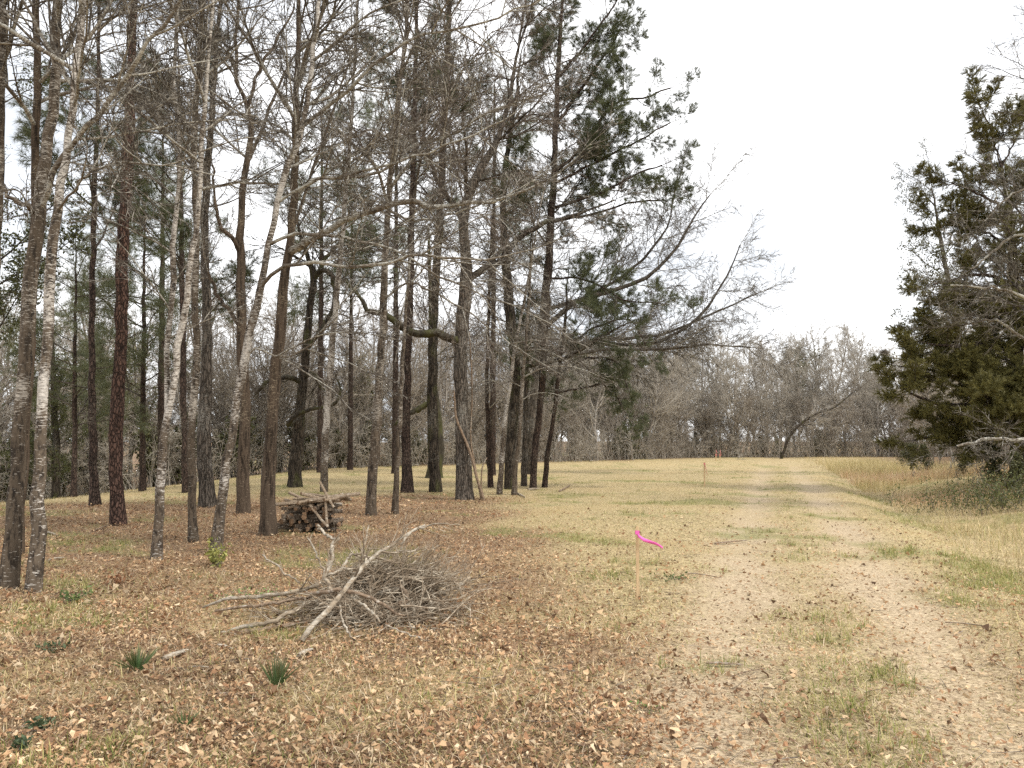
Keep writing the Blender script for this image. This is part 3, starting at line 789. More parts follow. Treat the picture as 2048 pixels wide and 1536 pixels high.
hero('bare_tree', 'white-barked leaning pole right of the biggest oak', 'tree',
     [(999, 989, 13), (1002, 940, 11), (1006, 890, 10), (1015, 800, 9), (1030, 700, 7), (1045, 620, 6), (1070, 480, 4)], 'pale', tw='twig_warm', group=GT, ext=2, auto=14, auto_len=2.6, bias=(0.25,0,-0.1), auto_t=(0.3, .98), flare=0.3, kind='droop')
hero('oak_tree', 'thick dark double trunk in the cluster at the grove\'s right end', 'tree',
     [(1021, 978, 25), (1020, 920, 22), (1024, 860, 22), (1031, 780, 23), (1028, 700, 23), (1018, 600, 22), (1012, 520, 19), (1006, 430, 15), (1012, 330, 12), (1030, 200, 8)], 'dark', tw='twig_warm', group=GT, ext=2, auto=18, auto_len=3.0, auto_t=(0.3, 0.98), flare=0.3, kind='droop',
     limbs=[dict(p=[(1026, 740, 8, 0), (1090, 725, 8, -.3), (1150, 705, 7, -.5), (1210, 670, 5, -.7), (1270, 640, 3, -.8)])])
hero('bare_tree', 'grey-flecked pole in front of the dark double trunk', 'tree',
     [(1028, 990, 13), (1032, 930, 10), (1037, 880, 9), (1043, 800, 8), (1050, 700, 7), (1060, 560, 5)], 'patchy', tw='twig_warm', group=GT, ext=2.5, auto=14, auto_len=2.6, auto_t=(0.3, .98), flare=0.3, kind='droop')
hero('bare_tree', 'dull grey pole directly right of the dark double trunk, farther back', 'tree',
     [(1048, 972, 13), (1050, 880, 12), (1053, 760, 10), (1058, 600, 7)], 'grey', tw='twig_warm', group=GT, ext=3, auto=14, auto_len=2.6, auto_t=(0.3, .98), flare=0.3, kind='droop')
hero('pine_tree', 'tall pine at the grove\'s right end whose needles stand out against the sky', 'tree',
     [(1066, 977, 15), (1070, 900, 14), (1078, 840, 14), (1085, 750, 15), (1093, 600, 17), (1100, 480, 16), (1108, 350, 14), (1114, 200, 11), (1122, 40, 8)], 'darkpine', tw='twig_dark', group=GT, ext=2.5, auto=27, auto_t=(0.42, 0.98), auto_len=3.0, kind='pine', spray='pine', dens=2.1, sp_len=1.35, dead=5,
     limbs=[dict(p=[(1108, 350, 7, 0), (1160, 300, 6, -.2), (1225, 210, 5, -.3), (1290, 195, 4, -.3), (1340, 175, 3, -.3)]),
            dict(p=[(1112, 250, 7, 0), (1160, 180, 6, .2), (1210, 110, 5, .3), (1240, 60, 3, .3)]),
            dict(p=[(1106, 370, 6, 0), (1180, 330, 5, -.5), (1260, 290, 4, -.7), (1340, 245, 3, -.8)]),
            dict(p=[(1102, 450, 6, 0), (1180, 430, 5, .3), (1260, 405, 4, .5), (1330, 400, 3, .6)]),
            dict(p=[(1116, 160, 6, 0), (1170, 90, 5, -.5), (1215, 30, 4, -.7), (1235, 0, 3, -.8)]),
            dict(p=[(1104, 420, 6, 0), (1190, 390, 5, -.6), (1280, 345, 4, -.9), (1325, 330, 3, -1)]),
            dict(p=[(1095, 560, 5, 0), (1170, 560, 4, -.3), (1250, 600, 3, -.4), (1320, 605, 2, -.5)])])
hero('pine_tree', 'small leaning pine with drooping green boughs at the grove\'s right edge', 'tree',
     [(1089, 975, 11), (1096, 900, 10), (1106, 840, 9), (1114, 780, 8), (1122, 700, 7), (1130, 640, 6), (1134, 580, 4)], 'darkpine', tw='twig_dark', group=GT, ext=1.0, auto=11, auto_t=(0.35, 0.98), auto_len=2.3, kind='pine', spray='pine', dens=1.6, sp_len=1.2, lift=-0.15, dead=4,
     limbs=[dict(p=[(1112, 790, 4, 0), (1160, 778, 4, -.3), (1215, 770, 3, -.4), (1242, 810, 2, -.4)]), dict(p=[(1116, 740, 4, 0), (1180, 715, 4, -.3), (1240, 730, 3, -.4), (1260, 790, 2, -.5)]),
            dict(p=[(1122, 700, 4, 0), (1180, 660, 4, .3), (1260, 640, 3, .5), (1290, 690, 2, .5)])])
hero('bare_tree', 'wide bare tree fanning fine twigs out to the right over the field', 'tree',
     [(1062, 948, 18), (1064, 850, 17), (1070, 760, 16), (1080, 680, 14), (1090, 560, 10), (1100, 450, 7)], 'grey', tw='twig_warm', group=GT, ext=2, auto=10, auto_len=4.0, auto_t=(0.4, .98), bias=(0.25, 0, 0), kind='fan', spray='fan', sp_len=2.9, dens=1.9,
     limbs=[dict(p=[(1080, 660, 11, 0), (1150, 605, 10, -.4), (1230, 580, 9, -.6), (1300, 550, 8, -.7), (1350, 500, 6, -.8), (1385, 440, 4, -.9), (1420, 390, 2.5, -1)]),
            dict(p=[(1075, 720, 10, 0), (1180, 690, 8, .6), (1290, 690, 7.5, .9), (1350, 670, 7, 1.0), (1400, 630, 6, 1.1), (1450, 560, 4, 1.2), (1480, 490, 2.5, 1.3)]),
            dict(p=[(1078, 700, 8, 0), (1200, 680, 7, 1.0), (1320, 670, 6, 1.4), (1420, 630, 4.5, 1.6), (1520, 585, 2.5, 1.8)]),
            dict(p=[(1085, 620, 8, 0), (1180, 590, 7, .2), (1260, 540, 6, .3), (1330, 460, 4, .4), (1350, 380, 2.5, .4)]),
            dict(p=[(1075, 730, 8, 0), (1200, 700, 7, -.6), (1320, 700, 6, -.9), (1420, 690, 4, -1), (1500, 695, 2.5, -1.1)])])

# --- evergreens at the left edge
hero('evergreen_tree', 'leafy dark evergreen filling the left border behind the mottled trunks', 'tree',
     [(-30, 1062, 20), (-26, 800, 17), (-14, 500, 13), (2, 250, 9), (14, 60, 6)], 'dark', tw='twig_dark', group=GT, ext=1.5, auto=24, auto_t=(0.12, 0.98), auto_len=2.0, kind='holly')
hero('evergreen_tree', 'rounded dark green evergreen seen between the two left trunks and the dark pine', 'tree',
     [(112, 992, 18), (112, 900, 15), (108, 780, 12), (104, 680, 8), (102, 630, 5)], 'dark', tw='twig_dark', group=GT, ext=0.6, auto=34, auto_t=(0.06, 0.98), auto_len=2.1, kind='holly', Y0=32)

# --- the right-hand edge: cedar and its neighbours
hero('cedar_tree', 'tall olive-green cedar with ragged tiered boughs at the right edge of the field', 'tree',
     [(2034, 955, 30), (2034, 850, 27), (2032, 700, 24), (2028, 560, 19), (2018, 420, 13), (2008, 360, 8), (2002, 325, 5)], 'darkpine', tw='twig_dark', ext=0.1, auto=52, auto_t=(0.10, 0.97), auto_len=2.9, auto_ang=1.25, kind='cedar', spray='cedar', dens=2.8, sp_len=1.25, taper=0.72, Y0=24, flare=0.25,
     limbs=[dict(p=[(2032, 760, 9, 0), (1960, 800, 8, -.3), (1890, 810, 7, -.4), (1840, 795, 5, -.5), (1805, 775, 3, -.5)]),
            dict(p=[(2032, 740, 8, 0), (1940, 760, 7, .5), (1880, 745, 6, .8), (1835, 735, 4, 1.0), (1800, 735, 3, 1)]),
            dict(p=[(2030, 690, 8, 0), (1940, 690, 7, -.6), (1890, 690, 5, -.8), (1855, 688, 3, -.9)]),
            dict(p=[(2030, 640, 8, 0), (1950, 630, 7, .3), (1880, 640, 5, .4), (1840, 650, 3, .5)]),
            dict(p=[(2028, 570, 7, 0), (1960, 550, 6, -.4), (1900, 560, 4, -.5), (1865, 570, 3, -.6)]),
            dict(p=[(2024, 490, 6, 0), (1960, 460, 5, .3), (1900, 450, 4, .4), (1880, 440, 3, .4)]),
            dict(p=[(2018, 420, 6, 0), (1960, 390, 5, -.3), (1905, 365, 3, -.4)]),
            dict(p=[(2032, 800, 8, 0), (1960, 850, 7, .2), (1880, 870, 5, .3), (1830, 880, 3, .4)]),
            dict(p=[(2008, 330, 4, 0), (1980, 260, 3, -.2), (1964, 218, 2, -.2)]),
            dict(p=[(2010, 340, 4, 0), (2030, 280, 3, .2), (2045, 250, 2, .2)])])
hero('broadleaf_tree', 'thin-leaved tree behind the cedar, sparse grey leaves against the sky', 'tree',
     [(1960, 930, 16), (1945, 800, 14), (1920, 680, 12), (1900, 580, 10), (1880, 470, 7), (1868, 400, 4)], 'grey', ext=1, auto=22, auto_t=(0.35, 0.98), auto_len=4.0, kind='fewleaf', Y0=36, bias=(-0.2,0,0.1))
hero('bare_tree', 'bare grey tree leaning into the picture at its right border, in front of the cedar', 'tree',
     [(2105, 1000, 26), (2110, 800, 24), (2112, 600, 21), (2118, 400, 17), (2122, 200, 13)], 'grey', ext=3, auto=16, auto_t=(0.3, 0.98), auto_len=3.0, bias=(-0.4,0,0), Y0=18, tw='twig',
     limbs=[dict(p=[(2106, 870, 9, 0), (2045, 881, 8, -.2), (1985, 876, 7, -.3), (1945, 885, 6, -.3), (1912, 892, 4.5, -.4)], mat='limb_lichen'),
            dict(p=[(2110, 640, 7, 0), (2040, 590, 6, -.4), (1970, 575, 5, -.6), (1900, 570, 3, -.7)], mat='limb_lichen'),
            dict(p=[(2112, 520, 7, 0), (2040, 470, 6, -.3), (1990, 500, 5, -.4), (1940, 540, 3, -.5)], mat='limb_lichen'),
            dict(p=[(2108, 700, 7, 0), (2050, 680, 6, .2), (1990, 640, 5, .3), (1930, 650, 3, .4)], mat='limb_lichen'),
            dict(p=[(2116, 420, 6, 0), (2060, 380, 5, -.2), (2010, 400, 4, -.2), (1970, 440, 2.5, -.3)], mat='limb_lichen')])

# --- vines and saplings round the biggest oak
def vine(label, px, mat='deadbrown', w=3.0, name='vine', group='vines climbing the biggest oak'):
    Y = ground_px(px[0][0], px[0][1])[1]
    b0 = ground_px(px[0][0], px[0][1])
    pts = np.array([[*(at(x, y, Y) - b0), ww * 0.5 * Y / F] for (x, y, ww) in px])
    rs = resample(pts, 14)
    o = link(name, limb_mesh(rs[:, :3], rs[:, 3], M[mat], RNG, 6))
    o.location = b0
    return tag(o, label, 'vine', group)
vine('thick pale vine slanting from the ground onto the biggest oak', [(968, 1000, 6), (955, 960, 6), (940, 905, 6), (922, 860, 5), (912, 835, 5), (908, 780, 3)])
vine('thin brown vine rising straight beside the biggest oak', [(962, 998, 4), (950, 930, 3.5), (941, 880, 3.5), (944, 800, 3), (942, 720, 3), (936, 640, 2)])
vine('short forked sapling stem at the right foot of the biggest oak', [(962, 1000, 3), (963, 950, 3), (966, 930, 3), (974, 915, 2)])

# ------------------------------------------------------------------ background wood
def far_tree_meshes(seed, H, n1, tw, rmin, spread=0.75, trop=0.04, lean=0.0, leafy=None, first=0.12, bark_m='fargrey', k3=5, trunk_r=0.11):
    rng = np.random.default_rng(seed)
    P = np.zeros((12, 3)); d = np.array([lean, 0, 1.0])
    for k in range(1, 12):
        d = norm(d + rng.normal(size=3) * 0.10 + np.array([0, 0, 0.05])); P[k] = P[k - 1] + d * H * 0.9 / 11
    R = trunk_r * np.linspace(1, 0.18, 12)
    Pg = np.vstack([P[0] - [0, 0, 0.4], P]); Rg = np.concatenate([[R[0] * 1.1], R])
    tm = trunk_mesh(Pg, Rg, M[bark_m], rng, 8, 0.3)
    sp = Soup()
    A, AR = spawn(P[None], R[None], n1, (first, 0.98), spread, 1, 8, 0.14, trop, rng, 0.6, rmin * 2.2, 0.35, None, H * 0.36, 0.25, 0.5)
    sp.tubes(A, AR, 5)
    B, BR = spawn(A, AR, 9, (0.15, 1), 0.75, 0.45, 5, 0.18, trop, rng, 0.6, rmin * 1.5)
    sp.tubes(B, BR, 3)
    C, CR = spawn(B, BR, k3, (0.15, 1), 0.75, 0.5, 4, 0.2, trop * 0.5, rng, 0.6, rmin)
    sp.tubes(C, CR, 3)
    fm = None
    if leafy:
        fo = Soup()
        o = np.repeat(C[:, 1:].reshape(-1, 3), leafy['n'], 0)
        leaves(fo, o + rng.normal(size=o.shape) * leafy['jit'], rng, leafy['ln'], 0.6, leafy['cols'])
        fm = fo.mesh('foliage', M['green'], False)
    else:
        D, DR = spawn(C, CR, 4, (0.1, 1), 0.8, 0.6, 3, 0.2, 0, rng, 0.6, rmin * 0.75)
        sp.tubes(D, DR, 3)
    return tm, sp.mesh('crown', M[tw]), fm

GREENS = dict(n=1, jit=0.16, ln=0.20, cols=((0.085, 0.085, 0.045), (0.19, 0.175, 0.085)))
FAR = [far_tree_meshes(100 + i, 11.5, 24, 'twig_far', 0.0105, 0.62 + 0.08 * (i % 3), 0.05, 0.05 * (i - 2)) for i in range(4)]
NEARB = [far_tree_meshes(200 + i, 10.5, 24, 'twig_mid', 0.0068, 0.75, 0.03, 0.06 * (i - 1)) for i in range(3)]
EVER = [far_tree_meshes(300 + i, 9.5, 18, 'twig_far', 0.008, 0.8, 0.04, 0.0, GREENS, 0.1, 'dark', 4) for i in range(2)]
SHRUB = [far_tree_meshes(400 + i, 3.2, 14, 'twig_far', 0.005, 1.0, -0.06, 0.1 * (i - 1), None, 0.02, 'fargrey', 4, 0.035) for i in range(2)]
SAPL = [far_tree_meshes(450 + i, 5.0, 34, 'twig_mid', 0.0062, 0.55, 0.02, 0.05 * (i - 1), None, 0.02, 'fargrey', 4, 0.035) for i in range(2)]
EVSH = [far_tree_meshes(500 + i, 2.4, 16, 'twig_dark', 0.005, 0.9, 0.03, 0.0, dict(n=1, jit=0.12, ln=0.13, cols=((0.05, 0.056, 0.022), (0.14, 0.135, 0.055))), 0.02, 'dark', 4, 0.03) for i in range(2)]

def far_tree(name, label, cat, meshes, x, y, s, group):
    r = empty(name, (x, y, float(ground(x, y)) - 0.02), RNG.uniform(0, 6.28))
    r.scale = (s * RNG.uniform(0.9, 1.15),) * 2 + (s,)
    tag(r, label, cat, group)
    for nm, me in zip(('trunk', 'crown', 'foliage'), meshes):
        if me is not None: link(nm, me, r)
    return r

ed = np.concatenate([[0], np.cumsum(np.linalg.norm(np.diff(EDGE, axis=0), axis=1))])
def edge_at(s, back):
    i = min(max(np.searchsorted(ed, s, side='right') - 1, 0), len(EDGE) - 2)
    f = (s - ed[i]) / (ed[i + 1] - ed[i])
    p = EDGE[i] * (1 - f) + EDGE[i + 1] * f
    return p[0] - 0.15 * back, p[1] + back

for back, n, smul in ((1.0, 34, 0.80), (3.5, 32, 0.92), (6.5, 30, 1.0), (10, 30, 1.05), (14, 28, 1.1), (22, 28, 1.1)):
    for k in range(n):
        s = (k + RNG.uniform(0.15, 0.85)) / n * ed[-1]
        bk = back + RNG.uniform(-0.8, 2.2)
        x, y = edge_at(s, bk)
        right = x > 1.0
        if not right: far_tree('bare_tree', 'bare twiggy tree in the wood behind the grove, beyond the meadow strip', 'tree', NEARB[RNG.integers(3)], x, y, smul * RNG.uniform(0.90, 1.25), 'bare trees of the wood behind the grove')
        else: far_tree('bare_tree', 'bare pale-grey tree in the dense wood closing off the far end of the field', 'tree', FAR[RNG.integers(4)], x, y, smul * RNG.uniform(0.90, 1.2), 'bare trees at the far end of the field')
for k in range(9):
    s = ed[5] + (k + RNG.uniform(0.1, 0.9)) / 9 * (ed[-1] - ed[5])
    x, y = edge_at(s, RNG.uniform(9, 15))
    far_tree('evergreen_tree', 'dull green tree top rising among the bare trees at the far end', 'tree', EVER[k % 2], x, y, RNG.uniform(1.1, 1.32), 'evergreens in the far wood')
for k in range(4):
    s = (k + RNG.uniform(0.1, 0.9)) / 4 * ed[5]
    x, y = edge_at(s, RNG.uniform(3, 9))
    far_tree('evergreen_tree', 'dark evergreen in the wood behind the grove, seen between trunks', 'tree', EVER[k % 2], x, y, RNG.uniform(0.6, 0.95), 'evergreens behind the grove')
# wood continuing along the right side, behind and beyond the cedar
for k, (x, y, s) in enumerate([(22, 30, .8), (26, 36, .9), (20.5, 33, .75), (28, 44, 1.0), (33, 52, 1.05), (36, 60, 1.1), (24, 42, .8), (30, 50, .95), (17.5, 25.5, .7), (19, 21, .8), (40, 64, 1.1), (27, 39, .8), (34, 47, 1.0), (38, 54, 1.1), (43, 58, 1.1), (46, 66, 1.2), (31, 42, .95), (24.5, 31, .85)]):
    far_tree('bare_tree', 'bare grey tree in the thicket running behind the cedar', 'tree', (FAR + NEARB)[k % 7], x, y, s, 'bare trees behind the cedar')
for back, n in ((0.6, 42), (2.6, 40), (5.5, 36)):
    for k in range(n):
        s = (k + RNG.uniform(0.0, 1.0)) / n * ed[-1]
        x, y = edge_at(s, back + RNG.uniform(-0.5, 1.5))
        far_tree('bare_sapling', 'thin bare sapling in the dense understory along the wood edge', 'sapling', SAPL[k % 2], x, y, RNG.uniform(0.7, 1.35), 'saplings along the wood edge')
for k in range(26):
    x = 27 + RNG.uniform(-3, 16); y = 34 + (x - 22) * 1.15 + RNG.uniform(-4, 12)
    far_tree('bare_sapling', 'thin bare sapling in the thicket behind the cedar', 'sapling', SAPL[k % 2], x, y, RNG.uniform(0.9, 1.6), 'saplings behind the cedar')
for k in range(13):
    x = -26 + k * 1.45 + RNG.uniform(-.5, .5); y = float(np.interp(x, EDGE[:, 0], EDGE[:, 1])) + RNG.uniform(0.0, 1.6)
    far_tree('evergreen_shrub', 'dark bushy evergreen shrub in the shadowed understory left of the woodpile', 'shrub', EVSH[k % 2], x, y, RNG.uniform(0.9, 1.6), 'dark shrubs in the left understory')
# pines deep in the left background
def far_pine(label, x, y, w, H, Y0, seed, tl, t0=0.2, n=30):
    top = HORIZON - (H - 1.6) * F / Y0
    hero('pine_tree', label, 'tree', [(x, y, w), (x + 2, (y + top) / 2, w * .7), (x + 4, top, w * .25)], 'darkpine', tw='twig_dark', ext=0.4, auto=n, auto_t=(t0, 0.98), auto_len=tl, auto_ang=1.2, kind='farpine', Y0=Y0, seed=seed)
far_pine('bushy young pine with drooping green boughs behind the dark pine trunk', 148, 985, 12, 7.5, 25, 31, 2.3, 0.25, 20)
far_pine('bushy green pine behind the thick red pine, its boughs showing both sides', 285, 975, 13, 9.5, 27, 32, 2.8, 0.25, 22)
far_pine('tall dark-needled pine topping out above the leaning limb, behind the red pine', 322, 965, 16, 13.5, 30, 33, 2.8, 0.4, 22)
far_pine('distant pine whose needles show above the crooked oak', 700, 940, 12, 14.0, 42, 34, 3.2, 0.55, 18)
far_pine('distant pine crown filling the sky between the pale slim trunks', 640, 945, 14, 17.0, 38, 35, 3.4, 0.5, 22)
far_pine('tall distant pine behind the biggest oak', 985, 940, 14, 18.0, 36, 36, 3.2, 0.5, 22)
far_pine('distant pine behind the mottled brown trunk, high needles', 790, 945, 14, 19.0, 37, 37, 3.4, 0.45, 26)
# shrubs under the trees
for k in range(30):
    s = (k + RNG.uniform(0.2, 0.8)) / 30 * ed[-1]
    x, y = edge_at(s, RNG.uniform(-1.0, 0.4))
    far_tree('bare_shrub', 'pale arching bare shrub along the edge of the wood', 'shrub', SHRUB[k % 2], x, y, RNG.uniform(0.6, 1.25), 'bare shrubs along the wood edge')
for k in range(26):
    x = -25 + k * 0.95 + RNG.uniform(-.4, .4); y = float(np.interp(x, EDGE[:, 0], EDGE[:, 1])) + RNG.uniform(-1.2, 0.4)
    far_tree('bare_shrub', 'pale tangled bare shrub in front of the dark understory behind the grove', 'shrub', SHRUB[k % 2], x, y, RNG.uniform(0.75, 1.45), 'pale shrubs behind the grove')
for k in range(50):
    s = (k + RNG.uniform(0.1, 0.9)) / 50 * ed[-1]
    x, y = edge_at(s, RNG.uniform(0.8, 4))
    far_tree('evergreen_shrub', 'dark low evergreen shrub under the bare trees at the wood edge', 'shrub', EVSH[k % 2], x, y, RNG.uniform(0.7, 1.2), 'evergreen shrubs along the wood edge')
for k, (px, py, Y, sc, lab) in enumerate([(1815, 925, 40, .6, 'small dark shrub standing alone left of the cedar thicket'), (1850, 935, 34, .55, 'low dark shrub under the cedar\'s lowest left bough'), (1990, 960, 24, .6, 'dark shrub at the foot of the cedar trunk'), (2040, 970, 21, .5, 'dark low shrub cut by the right border under the lichened limb'), (1930, 950, 30, .6, 'dark shrub behind the reddish grass, below the cedar')]):
    p = at(px, py, Y)
    far_tree('evergreen_shrub', lab, 'shrub', EVSH[k % 2], p[0], p[1], sc, 'shrubs at the foot of the cedar')
# leaning dark trunk and a squirrel nest in the far wood
hero('bare_tree', 'dark leaning trunk standing out in the wood at the far end', 'tree', [(1562, 908, 6), (1580, 872, 5.5), (1608, 842, 5), (1640, 824, 4), (1668, 815, 3), (1700, 790, 2)], 'dark', Y0=67, ext=1.0, auto=10, auto_len=3, auto_t=(0.3, .98), tw='twig_far')
p = at(1475, 915, 63)
mo = far_tree('brush_mound', 'low mound of dry arching brush at the far end beside the red-flagged stakes', 'brush', SHRUB[0], p[0], p[1], 0.42, None)
mo.scale = (0.95, 0.8, 0.42)
n0 = at(1768, 706, 62)
nb = Soup()
o = RNG.normal(size=(260, 3)); o = norm(o) * (0.26 * RNG.uniform(0.4, 1, (260, 1)))
P_, R_ = march(o, rand_perp(norm(o), RNG), np.full(260, 0.35), np.full(260, 0.014), 3, 0.3, 0, RNG)
nb.tubes(P_, R_, 3)
no = link('bird_nest', nb.mesh('bird_nest', M['twig_dark'])); no.location = n0
tag(no, 'dark ball-shaped nest high in the far trees left of the cedar', 'nest')

# undergrowth: stems and saplings too many to count, along the whole edge
sp = Soup()
n = 4200
s = RNG.uniform(0, ed[-1], n); bk = np.abs(RNG.normal(0, 3.2, n)) - 0.6
xy = np.array([edge_at(a, c) for a, c in zip(s, bk)])
o = np.stack([xy[:, 0], xy[:, 1], ground(xy[:, 0], xy[:, 1])], -1)
d = np.stack([RNG.normal(0, 0.35, n), RNG.normal(0, 0.35, n), np.ones(n)], -1)
U, UR = march(o, d, RNG.uniform(0.8, 3.6, n), RNG.uniform(0.5, 1.0, n) * (0.006 + 0.00022 * xy[:, 1]), 5, 0.16, -0.03, RNG)
sp.tubes(U, UR, 3)
U2, U2R = spawn(U, UR, 4, (0.3, 1), 0.7, 0.4, 3, 0.2, 0.02, RNG, 0.7, 0.007)
sp.tubes(U2, U2R, 3)
tag(link('undergrowth', sp.mesh('undergrowth', M['twig_far'])), 'tangle of bare stems and saplings along the foot of the wood', 'undergrowth', kind='stuff')

# ------------------------------------------------------------------ ground cover
def sample_ground(N, y0, y1, rng, margin=1.6):
    Y = y0 * (y1 / y0) ** rng.uniform(0, 1, N)
    X = rng.uniform(-1, 1, N) * (0.70 * Y + margin)
    return X, Y

def rot_basis(yaw, pitch, roll):
    cy, sy = np.cos(yaw), np.sin(yaw)
    f = np.stack([cy * np.cos(pitch), sy * np.cos(pitch), np.sin(pitch)], -1)
    s0 = np.stack([-sy, cy, np.zeros_like(cy)], -1)
    u0 = np.cross(f, s0)
    s = s0 * np.cos(roll)[:, None] + u0 * np.sin(roll)[:, None]
    return f, s, np.cross(f, s)

def pick(pal, n, rng):
    pal = np.array(pal); c = pal[rng.integers(0, len(pal), n)]
    return c * rng.uniform(0.75, 1.25, (n, 1))

# fallen leaves
LEAFPAL = [(0.50, 0.335, 0.19), (0.42, 0.265, 0.145), (0.30, 0.17, 0.09), (0.58, 0.42, 0.255), (0.63, 0.49, 0.32), (0.39, 0.215, 0.115), (0.52, 0.36, 0.21), (0.16, 0.095, 0.055), (0.46, 0.30, 0.17), (0.23, 0.135, 0.075)]
def leaf_layer(N, y0, y1, rng, fine):
    X, Y = sample_ground(N, y0, y1, rng)
    lit = zone_litter(X, Y); tr = zone_track(X, Y)
    p = np.clip(lit * (0.80 + 0.35 * wave(X, Y, 1.7, 3)) - 0.45 * zone_green(X, Y) * lit, 0, 1) + (0.17 - 0.07 * tr) * (1 - sstep(9, 20, Y)) * (1 - lit) + 0.03 * (1 - lit) * (1 - sstep(14, 26, Y))
    u = ditch_u(X, Y)
    p = p * (1 - 0.8 * sstep(0, 1.5, u))
    k = rng.uniform(0, 1, N) < p
    X, Y = X[k], Y[k]; n = len(X)
    f, s, up = rot_basis(rng.uniform(0, 6.283, n), rng.normal(0.03, 0.24, n), rng.normal(0, 0.34, n))
    L = (np.clip(0.032 * np.exp(rng.normal(0, 0.36, n)), 0.013, 0.072) * np.sqrt(np.maximum(Y / 11, 1)))[:, None]
    W = L * rng.uniform(0.22, 0.55, (n, 1))
    cur = rng.normal(0.18, 0.24, (n, 1)) * L; cup = rng.normal(0.22, 0.20, (n, 1)) * L
    c = np.stack([X, Y, ground(X, Y) + rng.uniform(0.004, 0.034, n)], -1)
    C = pick(LEAFPAL, n, rng) * (0.92 + 0.26 * wave(X, Y, 1.6, 51) + 0.14 * wave(X, Y, 5.2, 52))[:, None]
    if fine:
        V = np.stack([c - f * L * .5 + up * cur, c - f * L * .15 + s * W * .5 + up * cup, c + f * L * .2 + s * W * .42 + up * cup,
                      c + f * L * .5 + up * cur, c + f * L * .2 - s * W * .42 + up * cup, c - f * L * .15 - s * W * .5 + up * cup], 1)
        V = V + rng.normal(0, 0.10, V.shape) * L[:, None, :]
        b = (np.arange(n) * 6)[:, None]
        return V.reshape(-1, 3), b + [1, 5, 4, 2], np.concatenate([b + [0, 5, 1], b + [2, 4, 3]]), np.repeat(C, 6, 0)
    V = np.stack([c - f * L * .5 + up * cur, c + s * W * .55 + up * cup, c + f * L * .5 + up * cur, c - s * W * .5 + up * cup], 1)
    b = (np.arange(n) * 4)[:, None]
    return V.reshape(-1, 3), None, np.concatenate([b + [0, 2, 1], b + [0, 3, 2]]), np.repeat(C, 4, 0)
sp = Soup(); sp.add(*leaf_layer(85000, 2.4, 6.2, RNG, True)); sp.add(*leaf_layer(210000, 6.2, 34, RNG, False))
tag(link('leaf_litter', sp.mesh('leaf_litter', M['tint'], False)), 'brown fallen leaves carpeting the ground under the grove', 'leaf litter', kind='stuff')

# grass
def blades(X, Y, L, W, yaw, tilt, C, rng, segs=2):
    n = len(X)
    base = np.stack([X, Y, ground(X, Y) - 0.004], -1)
    h = np.stack([np.cos(yaw), np.sin(yaw), np.zeros(n)], -1)
    s = np.stack([-np.sin(yaw), np.cos(yaw), np.zeros(n)], -1) * W[:, None] * 0.5
    up = np.array([0, 0, 1.0])
    t1 = tilt[:, None]; t2 = np.clip(tilt + rng.uniform(0.1, 0.7, n), 0, 1.62)[:, None]
    m = base + (h * np.sin(t1) + up * np.cos(t1)) * L[:, None] * 0.5
    e = m + (h * np.sin(t2) + up * np.cos(t2)) * L[:, None] * 0.5
    if segs == 1:
        V = np.stack([base - s, base + s, e], 1).reshape(-1, 3)
        return V, None, np.arange(len(V)).reshape(-1, 3), np.repeat(C, 3, 0)
    V = np.stack([base - s, base + s, m + s * .8, m - s * .8, e], 1).reshape(-1, 3)
    b = (np.arange(n) * 5)[:, None]
    return V, b + [0, 1, 2, 3], b + [3, 2, 4], np.repeat(C, 5, 0)

STRAW = [(0.60, 0.48, 0.28), (0.54, 0.42, 0.22), (0.68, 0.57, 0.38), (0.44, 0.32, 0.16), (0.56, 0.48, 0.23), (0.30, 0.22, 0.11)]
STRAWPINK = [(0.64, 0.49, 0.33), (0.54, 0.40, 0.265), (0.70, 0.57, 0.41), (0.34, 0.235, 0.15), (0.46, 0.34, 0.22)]
GREEN = [(0.20, 0.22, 0.06), (0.28, 0.28, 0.085), (0.36, 0.34, 0.12), (0.14, 0.18, 0.05), (0.44, 0.39, 0.16)]
def straw_layer(N, y0, y1, segs, rng):
    X, Y = sample_ground(N, y0, y1, rng)
    lit, tr = zone_litter(X, Y), zone_track(X, Y)
    k = rng.uniform(0, 1, N) < (1 - 0.45 * lit * (0.75 + 0.65 * wave(X, Y, 1.9, 15)))
    k &= zone_wood(X, Y) < 0.6
    X, Y, tr, lit = X[k], Y[k], tr[k], lit[k]; n = len(X)
    u = ditch_u(X, Y)
    tall = sstep(0.2, 1.6, u) * (0.5 + 0.5 * sstep(-0.5, 0.5, wave(X, Y, 1.2, 2)))
    lod = np.sqrt(np.maximum(Y / 9, 1))
    L = rng.uniform(0.035, 0.125, n) * (1 - 0.35 * tr) * (1 + 2.0 * tall) * (0.75 + 0.25 * lod)
    W = rng.uniform(0.0026, 0.0060, n) * lod * 1.15
    tilt = np.clip(rng.normal(1.0, 0.34, n) - 0.25 * tall, 0.1, 1.55)
    tilt = tilt * (1 - tr) + tr * np.clip(rng.normal(1.40, 0.12, n), 0.5, 1.55)
    C = pick(STRAW, n, rng)
    pk = (rng.uniform(0, 1, n) < 0.15 + 0.75 * tr + 0.3 * lit)[:, None]
    C = np.where(pk, pick(STRAWPINK, n, rng), C)
    gr = (rng.uniform(0, 1, n) < 0.10 + 0.15 * (1 - tr) * sstep(-.2, .6, wave(X, Y, 0.8, 21)))[:, None]
    C = np.where(gr, pick(GREEN, n, rng), C) * (0.94 + 0.20 * wave(X, Y, 1.3, 61) + 0.14 * wave(X, Y, 4.4, 62))[:, None]
    return blades(X, Y, L, W, rng.uniform(0, 6.283, n), tilt, C, rng, segs)
